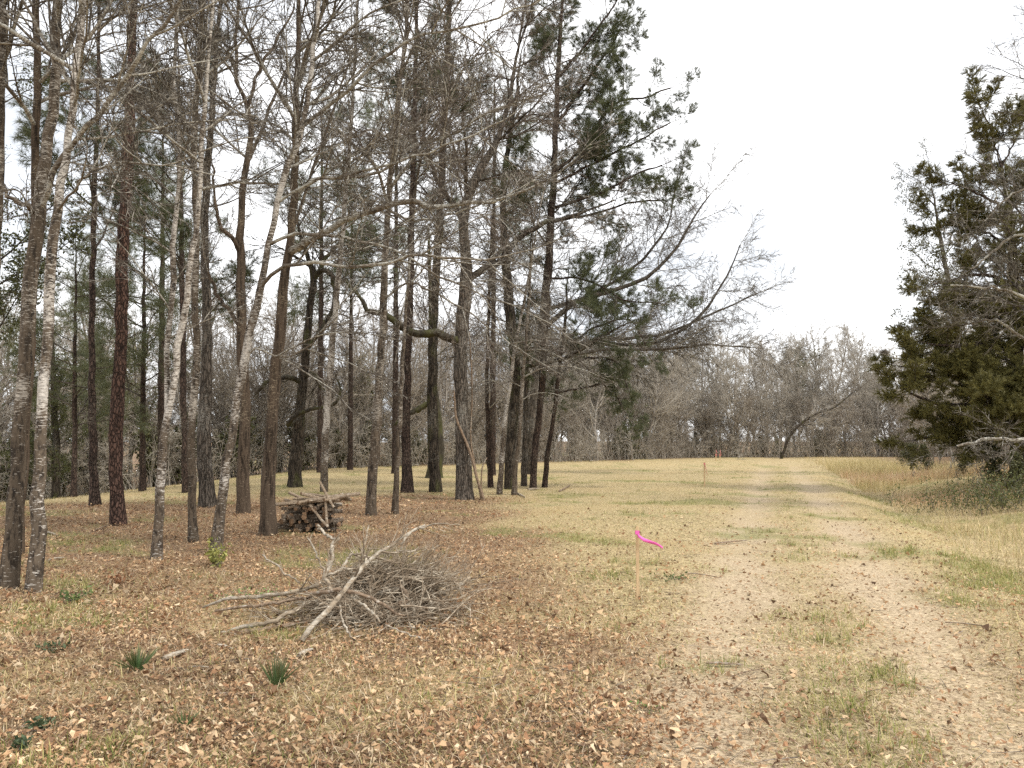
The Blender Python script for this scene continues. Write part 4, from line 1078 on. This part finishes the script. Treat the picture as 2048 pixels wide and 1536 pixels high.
sp = Soup()
sp.add(*straw_layer(190000, 2.4, 9.5, 2, RNG))
sp.add(*straw_layer(240000, 9.5, 78, 1, RNG))
tag(link('dry_grass', sp.mesh('dry_grass', M['grass'], False)), 'short matted straw-coloured grass over the field and track', 'grass', kind='stuff')

def green_layer(N, y0, y1, segs, rng):
    X, Y = sample_ground(N, y0, y1, rng)
    k = rng.uniform(0, 1, N) < zone_green(X, Y) * (1 - 0.7 * zone_track(X, Y)) * (1 - 0.35 * zone_litter(X, Y))
    X, Y = X[k], Y[k]
    # gather into small tufts
    q = rng.integers(0, max(len(X) // 9, 1), len(X)); X = X[q] + rng.normal(0, 0.035, len(q)); Y = Y[q] + rng.normal(0, 0.035, len(q))
    n = len(X); lod = np.sqrt(np.maximum(Y / 8, 1))
    L = rng.uniform(0.05, 0.15, n); W = rng.uniform(0.003, 0.006, n) * lod
    return blades(X, Y, L, W, rng.uniform(0, 6.283, n), np.clip(rng.normal(0.55, 0.3, n), 0.05, 1.3), pick(GREEN, n, rng), rng, segs)
sp = Soup(); sp.add(*green_layer(200000, 2.4, 12, 2, RNG)); sp.add(*green_layer(150000, 12, 60, 1, RNG))
tag(link('green_grass', sp.mesh('green_grass', M['grass'], False)), 'patches of short green winter grass among the straw', 'grass', kind='stuff')

# tall reddish grass and weeds along the ditch on the right
def tall_layer(N, rng):
    Y = 9 + 44 * rng.uniform(0, 1, N) ** 0.8
    u = 1.2 + 8 * rng.uniform(0, 1, N)
    X = u + 4.75 + 0.32 * (Y - 7.3)
    dens = (0.25 * sstep(10, 14, Y) + 0.75 * sstep(17, 23, Y)) * (1 - sstep(46, 54, Y)) * sstep(-0.4, 0.3, wave(X, Y, 0.7, 3)) * (1 - 0.6 * sstep(5, 9, u)) * (1 - .9 * sstep(38, 44, Y) * (u > 5))
    k = rng.uniform(0, 1, N) < dens
    X, Y, u = X[k], Y[k], u[k]; n = len(X)
    red = (sstep(-0.1, 0.5, wave(X, Y, 0.5, 11)) * sstep(17, 24, Y) * (1 - sstep(34, 42, Y)))[:, None]
    C = pick([(0.56, 0.38, 0.24), (0.50, 0.33, 0.20), (0.62, 0.46, 0.30)], n, rng) * red + pick([(0.66, 0.54, 0.30), (0.54, 0.43, 0.23), (0.42, 0.37, 0.17)], n, rng) * (1 - red)
    hgt = 0.55 + 0.35 * sstep(20, 34, Y)
    return blades(X, Y, rng.uniform(0.25, 0.8, n) * hgt, rng.uniform(0.006, 0.014, n), rng.uniform(0, 6.283, n), np.clip(rng.normal(0.34, 0.2, n), 0.02, 0.9), C, rng, 2)
sp = Soup(); sp.add(*tall_layer(60000, RNG))
tag(link('tall_grass', sp.mesh('tall_grass', M['grass'], False)), 'knee-high reddish dead grass and weeds along the ditch', 'grass', kind='stuff')

# low green shrub mass at the right border
fo = Soup(); st = Soup()
cb = at(2010, 975, 19.5); 
o = np.stack([cb[0] + RNG.normal(0, 0.9, 150), cb[1] + RNG.normal(0, 0.9, 150), np.zeros(150)], -1); o[:, 2] = ground(o[:, 0], o[:, 1])
B, BR = march(o, np.stack([RNG.normal(0, .4, 150), RNG.normal(0, .4, 150), np.ones(150)], -1), RNG.uniform(.4, .95, 150), np.full(150, .007), 5, .2, .02, RNG)
b0 = np.array([cb[0], cb[1], float(ground(cb[0], cb[1]))])
st.tubes(B - b0, BR, 3)
lo = np.repeat(B[:, 1:].reshape(-1, 3), 7, 0)
leaves(fo, lo + RNG.normal(0, 0.09, lo.shape) - b0, RNG, 0.06, 0.6, ((0.06, 0.075, 0.025), (0.17, 0.18, 0.06)))
e = empty('green_shrub', b0); tag(e, 'low mound of small-leaved green shrub at the right border', 'shrub')
tag(link('stems', st.mesh('stems', M['twig']), e), kind='stuff'); link('foliage', fo.mesh('foliage', M['green'], False), e)

# ------------------------------------------------------------------ survey stakes
M['lath'] = flat_mat('lath_pine', (0.60, 0.44, 0.26), (0.46, 0.32, 0.18), (60, 60, 6), 0.7, 0.1)
M['pink'] = flat_mat('ribbon_pink', (0.84, 0.16, 0.47), (0.76, 0.12, 0.40), (30, 30, 30), 0.4)
M['redpink'] = flat_mat('ribbon_red', (0.66, 0.24, 0.23), (0.58, 0.20, 0.19), (30, 30, 30), 0.5)

def stake(label, bx, by, ty, w, d, tilt, ribbon, rmat, Y0=None):
    b0 = ground_px(bx, by) if Y0 is None else at(bx, by, Y0)
    if Y0 is not None: b0[2] = float(ground(b0[0], b0[1]))
    H = at(bx, ty, b0[1])[2] - b0[2]
    e = empty('survey_stake', b0); tag(e, label, 'stake', 'survey stakes along the track')
    hw, hd = w / 2, d / 2
    V = [(x, y, z) for z in (-0.15, H - 0.02) for x, y in ((-hw, -hd), (hw, -hd), (hw, hd), (-hw, hd))]
    V += [(x * 0.75, y * 0.75, H) for x, y in ((-hw, -hd), (hw, -hd), (hw, hd), (-hw, hd))]
    Q = []
    for r in (0, 4):
        Q += [(r + i, r + (i + 1) % 4, r + 4 + (i + 1) % 4, r + 4 + i) for i in range(4)]
    Q += [(3, 2, 1, 0), (8, 9, 10, 11)]
    lath = link('lath', mesh('lath', np.array(V, float), Q, None, M['lath'], smooth=False), e)
    # band round the lath
    zb = ribbon['z'] * H
    q = 0.004
    V = [(x, y, z) for z in (zb - ribbon['w'] * .5, zb + ribbon['w'] * .5) for x, y in ((-hw - q, -hd - q), (hw + q, -hd - q), (hw + q, hd + q), (-hw - q, hd + q))]
    Q = [(i, (i + 1) % 4, 4 + (i + 1) % 4, 4 + i) for i in range(4)]
    band = mesh('band', np.array(V, float), Q, None, rmat, smooth=False)
    link('ribbon_band', band, e)
    # loose tail: a thin closed strip that waves in the wind
    c = np.array(ribbon['tail'], float)          # local x, y, z centreline
    c = resample(c, 18); n = len(c)
    t = np.linspace(0, 1, n)
    wv = np.stack([0.15 * np.sin(t * 5), 0.45 * np.sin(t * 6 + .6), np.full(n, 1.0)], -1); wv = norm(wv)
    hw2 = ribbon['w'] * 0.5 * (1 - 0.35 * t)[:, None]
    tan = norm(np.gradient(c, axis=0)); nr = norm(np.cross(tan, wv)) * 0.0012
    V = np.stack([c - wv * hw2 - nr, c + wv * hw2 - nr, c + wv * hw2 + nr, c - wv * hw2 + nr], 1).reshape(-1, 3)
    idx = np.arange(n * 4).reshape(n, 4)
    Q = np.stack([idx[:-1], np.roll(idx, -1, 1)[:-1], np.roll(idx, -1, 1)[1:], idx[1:]], -1).reshape(-1, 4)
    Q = np.vstack([Q, idx[0][::-1], idx[-1]])
    link('ribbon_tail', mesh('ribbon_tail', V, Q, None, rmat), e)
    e.rotation_euler = (0.02, tilt, 0.12)
    return e
stake('bare wooden stake with a pink ribbon blowing right, nearest the camera', 1276, 1199, 1052, 0.033, 0.010, -0.005, dict(z=0.915, w=0.040, tail=[(0.0, -0.012, 0.655), (0.05, -0.04, 0.615), (0.12, -0.03, 0.588), (0.19, -0.06, 0.565), (0.255, -0.04, 0.525)]), M['pink'])
stake('wooden stake topped with red ribbon, midway along the field', 1409, 973, 924, 0.05, 0.02, 0.01, dict(z=0.93, w=0.06, tail=[(0.0, -0.02, 0.78), (0.04, -0.04, 0.62), (0.06, -0.03, 0.5), (0.09, -0.05, 0.42)]), M['redpink'])
stake('far red-flagged stake, left one of the distant pair', 1432, 922, 907, 0.07, 0.03, 0.0, dict(z=0.80, w=0.14, tail=[(0.0, -0.03, 0.8), (0.06, -0.05, 0.6), (0.08, -0.03, 0.45), (0.10, -0.05, 0.35)]), M['redpink'], Y0=60)
stake('far red-flagged stake, right one of the distant pair', 1440, 922, 907, 0.07, 0.03, 0.0, dict(z=0.80, w=0.14, tail=[(0.0, -0.03, 0.8), (0.05, -0.05, 0.6), (0.08, -0.03, 0.45), (0.10, -0.05, 0.35)]), M['redpink'], Y0=60.5)

# ------------------------------------------------------------------ woodpile
M['log_bark'] = bark('log_bark', (0.20, 0.15, 0.105), (0.045, 0.034, 0.026), (22, 22, 8), 0.25, (0.45, 0.40, 0.33), -20, -10)
M['log_end'] = flat_mat('log_end', (0.30, 0.19, 0.11), (0.13, 0.08, 0.05), (30, 30, 30), 0.9)
M['log_pale'] = bark('log_weathered', (0.38, 0.29, 0.20), (0.20, 0.145, 0.10), (26, 26, 6), 0.2, (0.6, 0.54, 0.44), -20, -10)
def log_mesh(seed, L, r, S, split, side):
    rng = np.random.default_rng(seed)
    a = np.arange(S) * 2 * math.pi / S
    rad = r * (1 + 0.12 * rng.normal(size=S))
    if split: rad = rad * np.where(np.cos(a) < -0.2, 0.45, 1.05)
    K = 4
    x = np.linspace(-L / 2, L / 2, K)
    off = np.cumsum(rng.normal(0, 0.006, (K, 2)), 0)
    V = np.stack([np.repeat(x, S), (off[:, :1] + np.cos(a) * rad * rng.uniform(.93, 1.07, (K, 1))).ravel(), (off[:, 1:] + np.sin(a) * rad * rng.uniform(.93, 1.07, (K, 1))).ravel()], -1)
    idx = np.arange(K * S).reshape(K, S); n = np.roll(idx, -1, 1)
    Q = np.stack([idx[:-1], n[:-1], n[1:], idx[1:]], -1).reshape(-1, 4)
    c0 = len(V)
    V = np.vstack([V, [x[0], *off[0]], [x[-1], *off[-1]]])
    T = np.vstack([np.stack([np.full(S, c0), n[0], idx[0]], -1), np.stack([np.full(S, c0 + 1), idx[-1], n[-1]], -1)])
    return mesh('log', V, Q, T, [side, M['log_end']], smooth=False, mat_idx=[0] * len(Q) + [1] * len(T))
LOGS = [log_mesh(900 + i, 0.36 + 0.03 * (i % 3), 0.036 + 0.007 * (i % 4), 6 + i % 3, i % 3 != 1, M['log_bark']) for i in range(6)]
STICKS = [log_mesh(950 + i, 0.50 + 0.09 * i, 0.024 + 0.004 * (i % 3), 7, i == 2, M['log_pale']) for i in range(5)]
wb = ground_px(616, 1066)
Yw = wb[1]
x0, x1 = at(562, 1062, Yw)[0], at(672, 1062, Yw)[0]
GL = 'firewood stacked in the woodpile'
nlog = 0
for row in range(6):
    z = 0.046 + row * 0.074
    half = 1.0 if row < 4 else 1.0 - (row - 3) * 0.16
    a0 = x0 + (x1 - x0) * (0.0 if row < 3 else 0.05 * (row - 2)); a1 = x1 - (x1 - x0) * (0.02 * row)
    m = max(3, int(round((a1 - a0) / 0.088)))
    for c_ in range(m):
        for dep in ((0.0, 0.34) if row == 5 else (0.0,)):
            X = a0 + (c_ + 0.5) / m * (a1 - a0) + RNG.normal(0, 0.010)
            o = link('firewood_log', LOGS[RNG.integers(6)])
            cross = RNG.uniform() < 0.42
            o.location = (X, Yw + 0.2 + dep + RNG.normal(0, 0.03), float(ground(X, Yw)) + z + RNG.normal(0, 0.008))
            yaw = (RNG.normal(0.25, 0.3) if cross else math.pi / 2 + RNG.normal(0, 0.30))
            o.rotation_euler = (RNG.uniform(0, 6.28), RNG.normal(0, 0.07), yaw)
            tag(o, 'short dark firewood log stacked in the woodpile beside the stout brown trunk', 'log', GL)
            nlog += 1
for k in range(34):
    X = x0 + (x1 - x0) * RNG.uniform(0.15, 1.0)
    f_ = (X - x0) / (x1 - x0)
    o = link('firewood_stick', STICKS[k % 5])
    o.location = (X, Yw + RNG.uniform(0.05, 0.45), float(ground(X, Yw)) + 0.42 + 0.14 * f_ + RNG.uniform(0, 0.06))
    o.rotation_euler = (RNG.uniform(0, 6.28), RNG.normal(0, 0.16), RNG.normal(0.1, 0.5))
    tag(o, 'pale weathered stick lying across the top of the woodpile', 'stick', 'sticks on top of the woodpile')
for px_, z_, rx, ry, rz_, lab in ((655, 0.66, 0, 1.05, 0.3, 'pale stick poking up at an angle from the top of the woodpile'), (655, 0.35, 0, 1.45, 0.1, 'upright pale stick leaning on the front right of the woodpile'), (640, 0.30, 0, 0.8, -0.2, 'pale pole slanting down the front of the woodpile')):
    X = at(px_, 1000, Yw)[0]
    o = link('leaning_stick', STICKS[0]); o.location = (X, Yw - 0.05, float(ground(X, Yw)) + z_); o.rotation_euler = (rx, ry, rz_)
    tag(o, lab, 'stick')

# ------------------------------------------------------------------ brush pile
def branch(label, px, mat, name='dead_branch', group='branches thrown on the brush pile', side=0, cap=True, K=16):
    """px: (x, y, width, depth) - each point given its own distance from the camera"""
    pts = np.array([[*at(x, y, Y), w * 0.5 * Y / F] for (x, y, w, Y) in px])
    b0 = pts[0, :3].copy()
    pts[:, :3] -= b0
    rs = resample(pts, K); rs[1:-1, :3] += RNG.normal(0, 0.006, (K - 2, 3))
    P_, R_ = rs[None, :, :3], np.maximum(rs[None, :, 3], 0.003)
    V, Q, T = tubes(P_, R_, 8, True)
    V[:K * 8] += RNG.normal(0, 0.0012, (K * 8, 3))
    me = mesh(name, V, Q, T, [M[mat], M['log_end']], mat_idx=[0] * len(Q) + [1] * len(T))
    o = link(name, me); o.location = b0
    tag(o, label, 'branch', group)
    if side:
        s_ = Soup()
        A, AR = spawn(P_, R_, side, (0.35, 1), 0.7, 0.35, 6, 0.15, 0.0, RNG, 0.55, 0.003)
        s_.tubes(A, AR, 4)
        B_, BR_ = spawn(A, AR, 4, (0.2, 1), 0.7, 0.5, 4, 0.18, 0.0, RNG, 0.6, 0.0022)
        s_.tubes(B_, BR_, 3)
        tag(link('twigs', s_.mesh('twigs', M['brush']), o), kind='stuff')
    return o
branch('thick pale cut branch rising from the front of the brush pile up to the right', [(602, 1283, 12, 6.15), (640, 1235, 11, 6.35), (688, 1186, 10, 6.6), (725, 1135, 8.5, 6.85), (760, 1105, 7, 7.0), (788, 1090, 6, 7.1), (802, 1072, 6, 7.2), (850, 1050, 4, 7.4)], 'deadwood', side=6)
branch('pale forked branch standing upright at the middle of the brush pile', [(672, 1190, 6, 6.7), (652, 1160, 8, 6.8), (650, 1148, 9, 6.85), (662, 1120, 9, 6.9), (663, 1100, 8, 6.9), (668, 1085, 8, 6.95), (678, 1076, 7, 7.0)], 'deadwood', side=3)
branch('thin pale branch sprouting from the fork in the brush pile', [(652, 1152, 6, 6.85), (680, 1140, 6, 6.9), (700, 1112, 5, 7.0), (725, 1100, 5, 7.0), (738, 1050, 3, 7.1)], 'deadwood', side=4)
branch('long pale branch lying low toward the left front of the brush pile', [(434, 1268, 8, 6.55), (500, 1250, 9, 6.6), (548, 1243, 9, 6.65), (585, 1222, 8, 6.75), (615, 1205, 6, 6.85)], 'deadwood', side=3)
branch('flat brown branch below the long pale one at the pile\'s left front', [(415, 1282, 7, 6.45), (480, 1266, 9, 6.5), (540, 1256, 9, 6.6), (590, 1248, 7, 6.7)], 'deadbrown')
branch('long grey branch reaching left out of the brush pile', [(405, 1215, 4, 7.2), (460, 1196, 7, 7.15), (530, 1192, 8, 7.1), (580, 1186, 8, 7.05), (640, 1170, 7, 7.0)], 'deadwood', side=4)
branch('second grey branch reaching left, just under the first', [(430, 1222, 5, 7.05), (500, 1212, 6, 7.0), (570, 1203, 6, 6.95), (640, 1190, 6, 6.9)], 'deadbrown', side=3)
branch('brown arching branch across the middle of the brush pile', [(610, 1188, 6, 6.8), (660, 1182, 8, 6.7), (700, 1182, 8, 6.65), (740, 1195, 7, 6.65), (770, 1212, 6, 6.6), (810, 1232, 4, 6.6)], 'deadbrown')
branch('short broken log end at the right of the brush pile', [(735, 1190, 8, 7.1), (770, 1184, 10, 7.1), (802, 1178, 9, 7.1)], 'deadwood')
branch('reddish broken stick at the right foot of the brush pile', [(800, 1170, 8, 7.0), (818, 1200, 8, 6.95), (800, 1208, 6, 6.9), (855, 1218, 6, 6.9)], 'deadbrown')
branch('pale branch reaching right from the brush pile', [(780, 1225, 6, 6.9), (850, 1200, 6, 7.1), (905, 1178, 6, 7.2), (940, 1155, 5, 7.3)], 'deadwood', side=2)
branch('thin pale stick curving toward the camera below the brush pile', [(700, 1195, 4, 6.7), (725, 1210, 5, 6.55), (745, 1225, 5, 6.45), (760, 1245, 4, 6.4)], 'deadwood')
branch('long thin white twig trailing right along the ground from the brush pile', [(770, 1250, 3, 6.5), (830, 1272, 3, 6.35), (870, 1285, 2.5, 6.3), (890, 1290, 2, 6.28)], 'deadwood')
branch('forked twig running down the front of the brush pile to the ground', [(680, 1210, 4, 6.6), (685, 1240, 4, 6.45), (700, 1270, 4, 6.28), (712, 1280, 3, 6.22)], 'deadwood')
branch('thin pole propped from the woodpile side over the back of the brush pile', [(635, 1050, 5, 7.4), (655, 1072, 5, 7.3), (672, 1080, 4, 7.2)], 'deadwood')
branch('slender bare branch waving above the left of the brush pile', [(600, 1165, 4, 7.3), (575, 1150, 4, 7.3), (545, 1125, 4, 7.35), (525, 1110, 3, 7.4)], 'deadwood', side=3)
branch('slender bare branch rising behind the left of the brush pile', [(660, 1160, 4, 7.2), (640, 1125, 4, 7.3), (625, 1090, 3, 7.35), (615, 1075, 2, 7.4)], 'deadwood', side=3)
branch('bent grey branch sticking out to the upper right of the brush pile', [(800, 1090, 5, 7.1), (830, 1060, 4, 7.2), (880, 1048, 3, 7.2), (920, 1050, 2, 7.25)], 'deadwood', side=4)

sp = Soup()
cx, cy = at(720, 1210, 6.95)[:2]
n = 700
ox = cx + RNG.normal(0.08, 0.34, n); oy = cy + 0.24 + RNG.normal(0, 0.27, n)
hgt = 0.17 + 0.56 * sstep(-0.5, 0.5, ox - cx) * (1 - sstep(0.55, 1.0, ox - cx)) * sstep(-0.35, 0.45, oy - cy)
oz = ground(ox, oy) + RNG.uniform(0.0, 1.0, n) ** 1.3 * hgt * (0.8 + 0.5 * wave(ox, oy, 5.0, 3)).clip(0.15, 1.3)
dd = np.stack([RNG.normal(0.75, 0.75, n), RNG.normal(0.15, 0.55, n), RNG.normal(0.12, 0.26, n)], -1)
dd[::5] *= [-1, 1, 0.4]
A, AR = march(np.stack([ox, oy, oz], -1), dd, RNG.uniform(0.2, 0.85, n), RNG.uniform(0.0028, 0.0100, n), 7, 0.13, -0.035, RNG)
A = A - (A[:, 2:3] - A[:, 0:1])
A[..., 2] = np.maximum(A[..., 2], ground(A[..., 0], A[..., 1]) + 0.012)
sp.tubes(A, AR, 4)
B_, BR_ = spawn(A, AR, 5, (0.2, 1), 0.6, 0.45, 4, 0.2, 0.01, RNG, 0.6, 0.0016)
B_[..., 2] = np.maximum(B_[..., 2], ground(B_[..., 0], B_[..., 1]) + 0.008)
sp.tubes(B_, BR_, 3)
# loose upright sprays over the right half
n = 140
ox, oy = RNG.normal(cx + 0.28, 0.30, n), RNG.normal(cy + 0.5, 0.22, n)
A, AR = march(np.stack([ox, oy, ground(ox, oy) + 0.2], -1), np.stack([RNG.normal(0.3, 0.6, n), RNG.normal(0.1, 0.4, n), RNG.uniform(0.2, 0.9, n)], -1), RNG.uniform(0.3, 0.7, n), np.full(n, 0.005), 6, 0.12, -0.03, RNG)
sp.tubes(A, AR, 3)
B_, BR_ = spawn(A, AR, 6, (0.2, 1), 0.6, 0.4, 4, 0.2, 0.0, RNG, 0.6, 0.0016); sp.tubes(B_, BR_, 3)
tag(link('brush_twigs', sp.mesh('brush_twigs', M['brush'])), 'grey tangle of cut twigs heaped in the brush pile', 'brush', kind='stuff')

# ------------------------------------------------------------------ small plants
M['yucca'] = tint_mat('yucca_blade', 0.45, 0.1, 0.4)
def yucca(label, px, py, h, n, spread, seed):
    rng = np.random.default_rng(seed)
    b0 = ground_px(px, py)
    e = empty('spiky_plant', b0); tag(e, label, 'plant', 'spiky green plants in the foreground')
    for k in range(n):
        yaw = rng.uniform(0, 6.283); lean = abs(rng.normal(0, spread)); L = h * rng.uniform(0.65, 1.1); w = 0.013 * rng.uniform(.8, 1.2)
        d = np.array([math.cos(yaw) * math.sin(lean), math.sin(yaw) * math.sin(lean), math.cos(lean)])
        s = norm(np.cross(d, [0.3, 1, 0.1])); nn = np.cross(d, s)
        t = np.array([0, .35, .75, 1.0]); ww = w * np.array([.8, 1, .6, .05])
        c = d[None] * (t * L)[:, None] + np.array([math.cos(yaw), math.sin(yaw), -0.4])[None] * (0.12 * L * t ** 2)[:, None] + np.array([math.cos(yaw), math.sin(yaw), 0]) * 0.02
        V = np.stack([c - s * ww[:, None] * .5, c + nn * ww[:, None] * .22, c + s * ww[:, None] * .5, c - nn * ww[:, None] * .08], 1)
        idx = np.arange(16).reshape(4, 4)
        Q = np.stack([idx[:-1], np.roll(idx, -1, 1)[:-1], np.roll(idx, -1, 1)[1:], idx[1:]], -1).reshape(-1, 4)
        g = np.array([0.075, 0.13, 0.045]) * rng.uniform(0.7, 1.4); tipc = np.array([0.22, 0.17, 0.08])
        C = np.repeat(g[None] * (1 - t[:, None] ** 3) + tipc * t[:, None] ** 3, 4, 0)
        link('blade', mesh('blade', V.reshape(-1, 3), Q, None, M['yucca'], C, False), e)
yucca('spiky green plant fanning from the leaves, in the left foreground', 274, 1342, 0.19, 46, 0.55, 1)
yucca('narrower upright spiky green plant below the brush pile', 552, 1372, 0.21, 30, 0.30, 2)
yucca('tiny spiky sprout among pale grass in the foreground', 368, 1452, 0.10, 9, 0.25, 3)

def herb(label, px, py, r, h, n, size, cols, name='leafy_weed', seed=5):
    rng = np.random.default_rng(seed)
    b0 = ground_px(px, py)
    e = empty(name, b0); tag(e, label, 'plant')
    st, fo = Soup(), Soup()
    m = max(8, n // 8)
    a = rng.uniform(0, 6.283, m)
    d = np.stack([np.cos(a) * r / max(h, .02), np.sin(a) * r / max(h, .02), np.ones(m)], -1)
    B, BR = march(rng.normal(0, r * .25, (m, 3)) * [1, 1, 0], d, np.full(m, math.hypot(r, h)) * rng.uniform(.5, 1.1, m), np.full(m, .0025), 5, .15, -.02, rng)
    B[..., 2] = np.maximum(B[..., 2], 0.012)
    st.tubes(B, BR, 3)
    o = np.repeat(B[:, 1:].reshape(-1, 3), max(1, n // (m * 4)), 0)
    o = o + rng.normal(0, size * .35, o.shape); o[:, 2] = np.maximum(o[:, 2], 0.012)
    leaves(fo, o, rng, size, .5, cols, -0.3)
    tag(link('stems', st.mesh('stems', M['twig']), e), kind='stuff'); link('foliage', fo.mesh('foliage', M['green'], False), e)
GR = ((0.05, 0.085, 0.025), (0.15, 0.20, 0.06)); YG = ((0.16, 0.18, 0.04), (0.36, 0.34, 0.09)); DG = ((0.04, 0.065, 0.03), (0.10, 0.13, 0.06)); BG = ((0.13, 0.24, 0.06), (0.25, 0.38, 0.12))
herb('yellow-green leafy weed at the foot of the leaning white trunk', 433, 1132, .16, .30, 220, .06, YG, seed=11)
herb('low dark green leafy clump in the bottom left foreground', 76, 1462, 0.05, .05, 130, .04, DG, seed=12)
herb('second dark green clump, below it at the bottom left corner', 36, 1500, 0.045, .04, 100, .035, DG, seed=13)
herb('small bright green weed in the leaves near the left rut', 1292, 1418, .09, .03, 60, .030, BG, seed=14)
herb('small dull green weed just right of the near stake', 1345, 1160, .20, .05, 90, .035, GR, seed=15)
herb('green weed patch behind the brush pile\'s left end', 500, 1196, .30, .06, 160, .035, BG, seed=16)
herb('small grey-green weed in the litter below the two left trunks', 150, 1205, .15, .12, 120, .045, GR, seed=17)
herb('low green leafy weed left of the spiky plant', 108, 1300, .13, .05, 90, .04, DG, seed=18)
herb('thin reddish dead weed near the far left trunks', 232, 1176, .07, .20, 70, .05, ((0.20, 0.09, 0.04), (0.32, 0.16, 0.08)), seed=19)

# ------------------------------------------------------------------ sticks and wood scraps on the ground
def scrap(label, xa, ya, xb, yb, w, mat, flat=0.6, name='fallen_stick', cat='stick', bend=0.0):
    a, b_ = ground_px(xa, ya), ground_px(xb, yb)
    Yd = (a[1] + b_[1]) / 2; r = w * 0.5 * Yd / F
    mid = (a + b_) / 2 + np.array([0, bend, 0]); mid[2] = float(ground(mid[0], mid[1])) + 0.008
    pts = np.array([[*a, r], [*mid, r * 1.05], [*b_, r * .6]]); pts[:, 2] += r * .7 + 0.012
    b0 = pts[0, :3].copy(); pts[:, :3] -= b0
    rs = resample(pts, 10)
    V, Q, T = tubes(rs[None, :, :3], rs[None, :, 3], 7, True)
    V = V + RNG.normal(0, r * .08, V.shape); V[:, 2] *= flat
    o = link(name, mesh(name, V, Q, T, [M[mat]], smooth=False)); o.location = b0
    tag(o, label, cat)
scrap('pale split wood chunk between the spiky plant and the brush pile', 326, 1326, 374, 1308, 15, 'deadwood', .5, 'wood_chunk', 'wood chunk')
scrap('small pale bark strip above the narrow spiky plant', 436, 1294, 466, 1303, 7, 'deadwood', .5, 'bark_strip', 'bark')
scrap('crumpled pale wood piece right of the narrow spiky plant', 596, 1318, 624, 1306, 12, 'deadwood', .6, 'wood_chunk', 'wood chunk')
scrap('dark rotten stick lying across the left rut in the foreground', 1412, 1332, 1486, 1334, 8, 'deadbrown', .6)
scrap('thin dark twig just below the rotten stick on the left rut', 1462, 1358, 1530, 1340, 3, 'deadbrown', .8)
scrap('dark stick lying across the left rut beyond the near stake', 1430, 1090, 1494, 1085, 4.5, 'deadbrown', .7)
scrap('thin twig lying right of the near stake', 1370, 1148, 1444, 1160, 2.5, 'deadbrown', .8)
scrap('pale fallen branch on the ground by the grove\'s right end', 1024, 985, 1050, 996, 4, 'deadwood', .8)
scrap('pale fallen limb lying flat right of the leaning pine', 1056, 981, 1078, 980, 5, 'deadwood', .8)
scrap('dark fallen stick in the leaves near the thick red pine', 190, 1063, 214, 1054, 4, 'deadbrown', .8)
scrap('pale fallen stick in the leaves right of the two left trunks', 92, 1066, 116, 1074, 4, 'deadwood', .8)
scrap('pale broken stick lying behind the flared left trunk', 96, 1124, 128, 1118, 5, 'deadwood', .8)
scrap('thin twig lying in the litter below the narrow spiky plant', 400, 1395, 500, 1392, 3, 'deadbrown', .8)
scrap('thin straight twig in the litter between the spiky plants', 372, 1338, 430, 1340, 3, 'deadwood', .8)
scrap('brown twig lying right of the brush pile', 945, 1178, 1045, 1160, 3, 'deadbrown', .8)
scrap('dark upright sapling stub in the litter by the leaning pine', 1118, 984, 1140, 972, 3, 'deadbrown', 1)
scrap('thin twig on the right rut at the right border', 1890, 1248, 1990, 1258, 3, 'deadbrown', .8)
# loose small twigs, uncounted
n = 2600
X, Y = sample_ground(n, 2.6, 26, RNG); kk = RNG.uniform(0, 1, n) < 0.25 + 0.75 * zone_litter(X, Y); X, Y = X[kk], Y[kk]; n = len(X)
yaw = RNG.uniform(0, 6.283, n)
A, AR = march(np.stack([X, Y, ground(X, Y) + .018], -1), np.stack([np.cos(yaw), np.sin(yaw), np.zeros(n)], -1), RNG.uniform(.06, .32, n), RNG.uniform(.0015, .0035, n), 4, .08, 0, RNG)
A[..., 2] = np.maximum(ground(A[..., 0], A[..., 1]) + .016, A[..., 2])
sp = Soup(); sp.tubes(A, AR, 3)
tag(link('twig_litter', sp.mesh('twig_litter', M['twig_warm'])), 'small fallen twigs scattered through the leaves', 'twigs', kind='stuff')
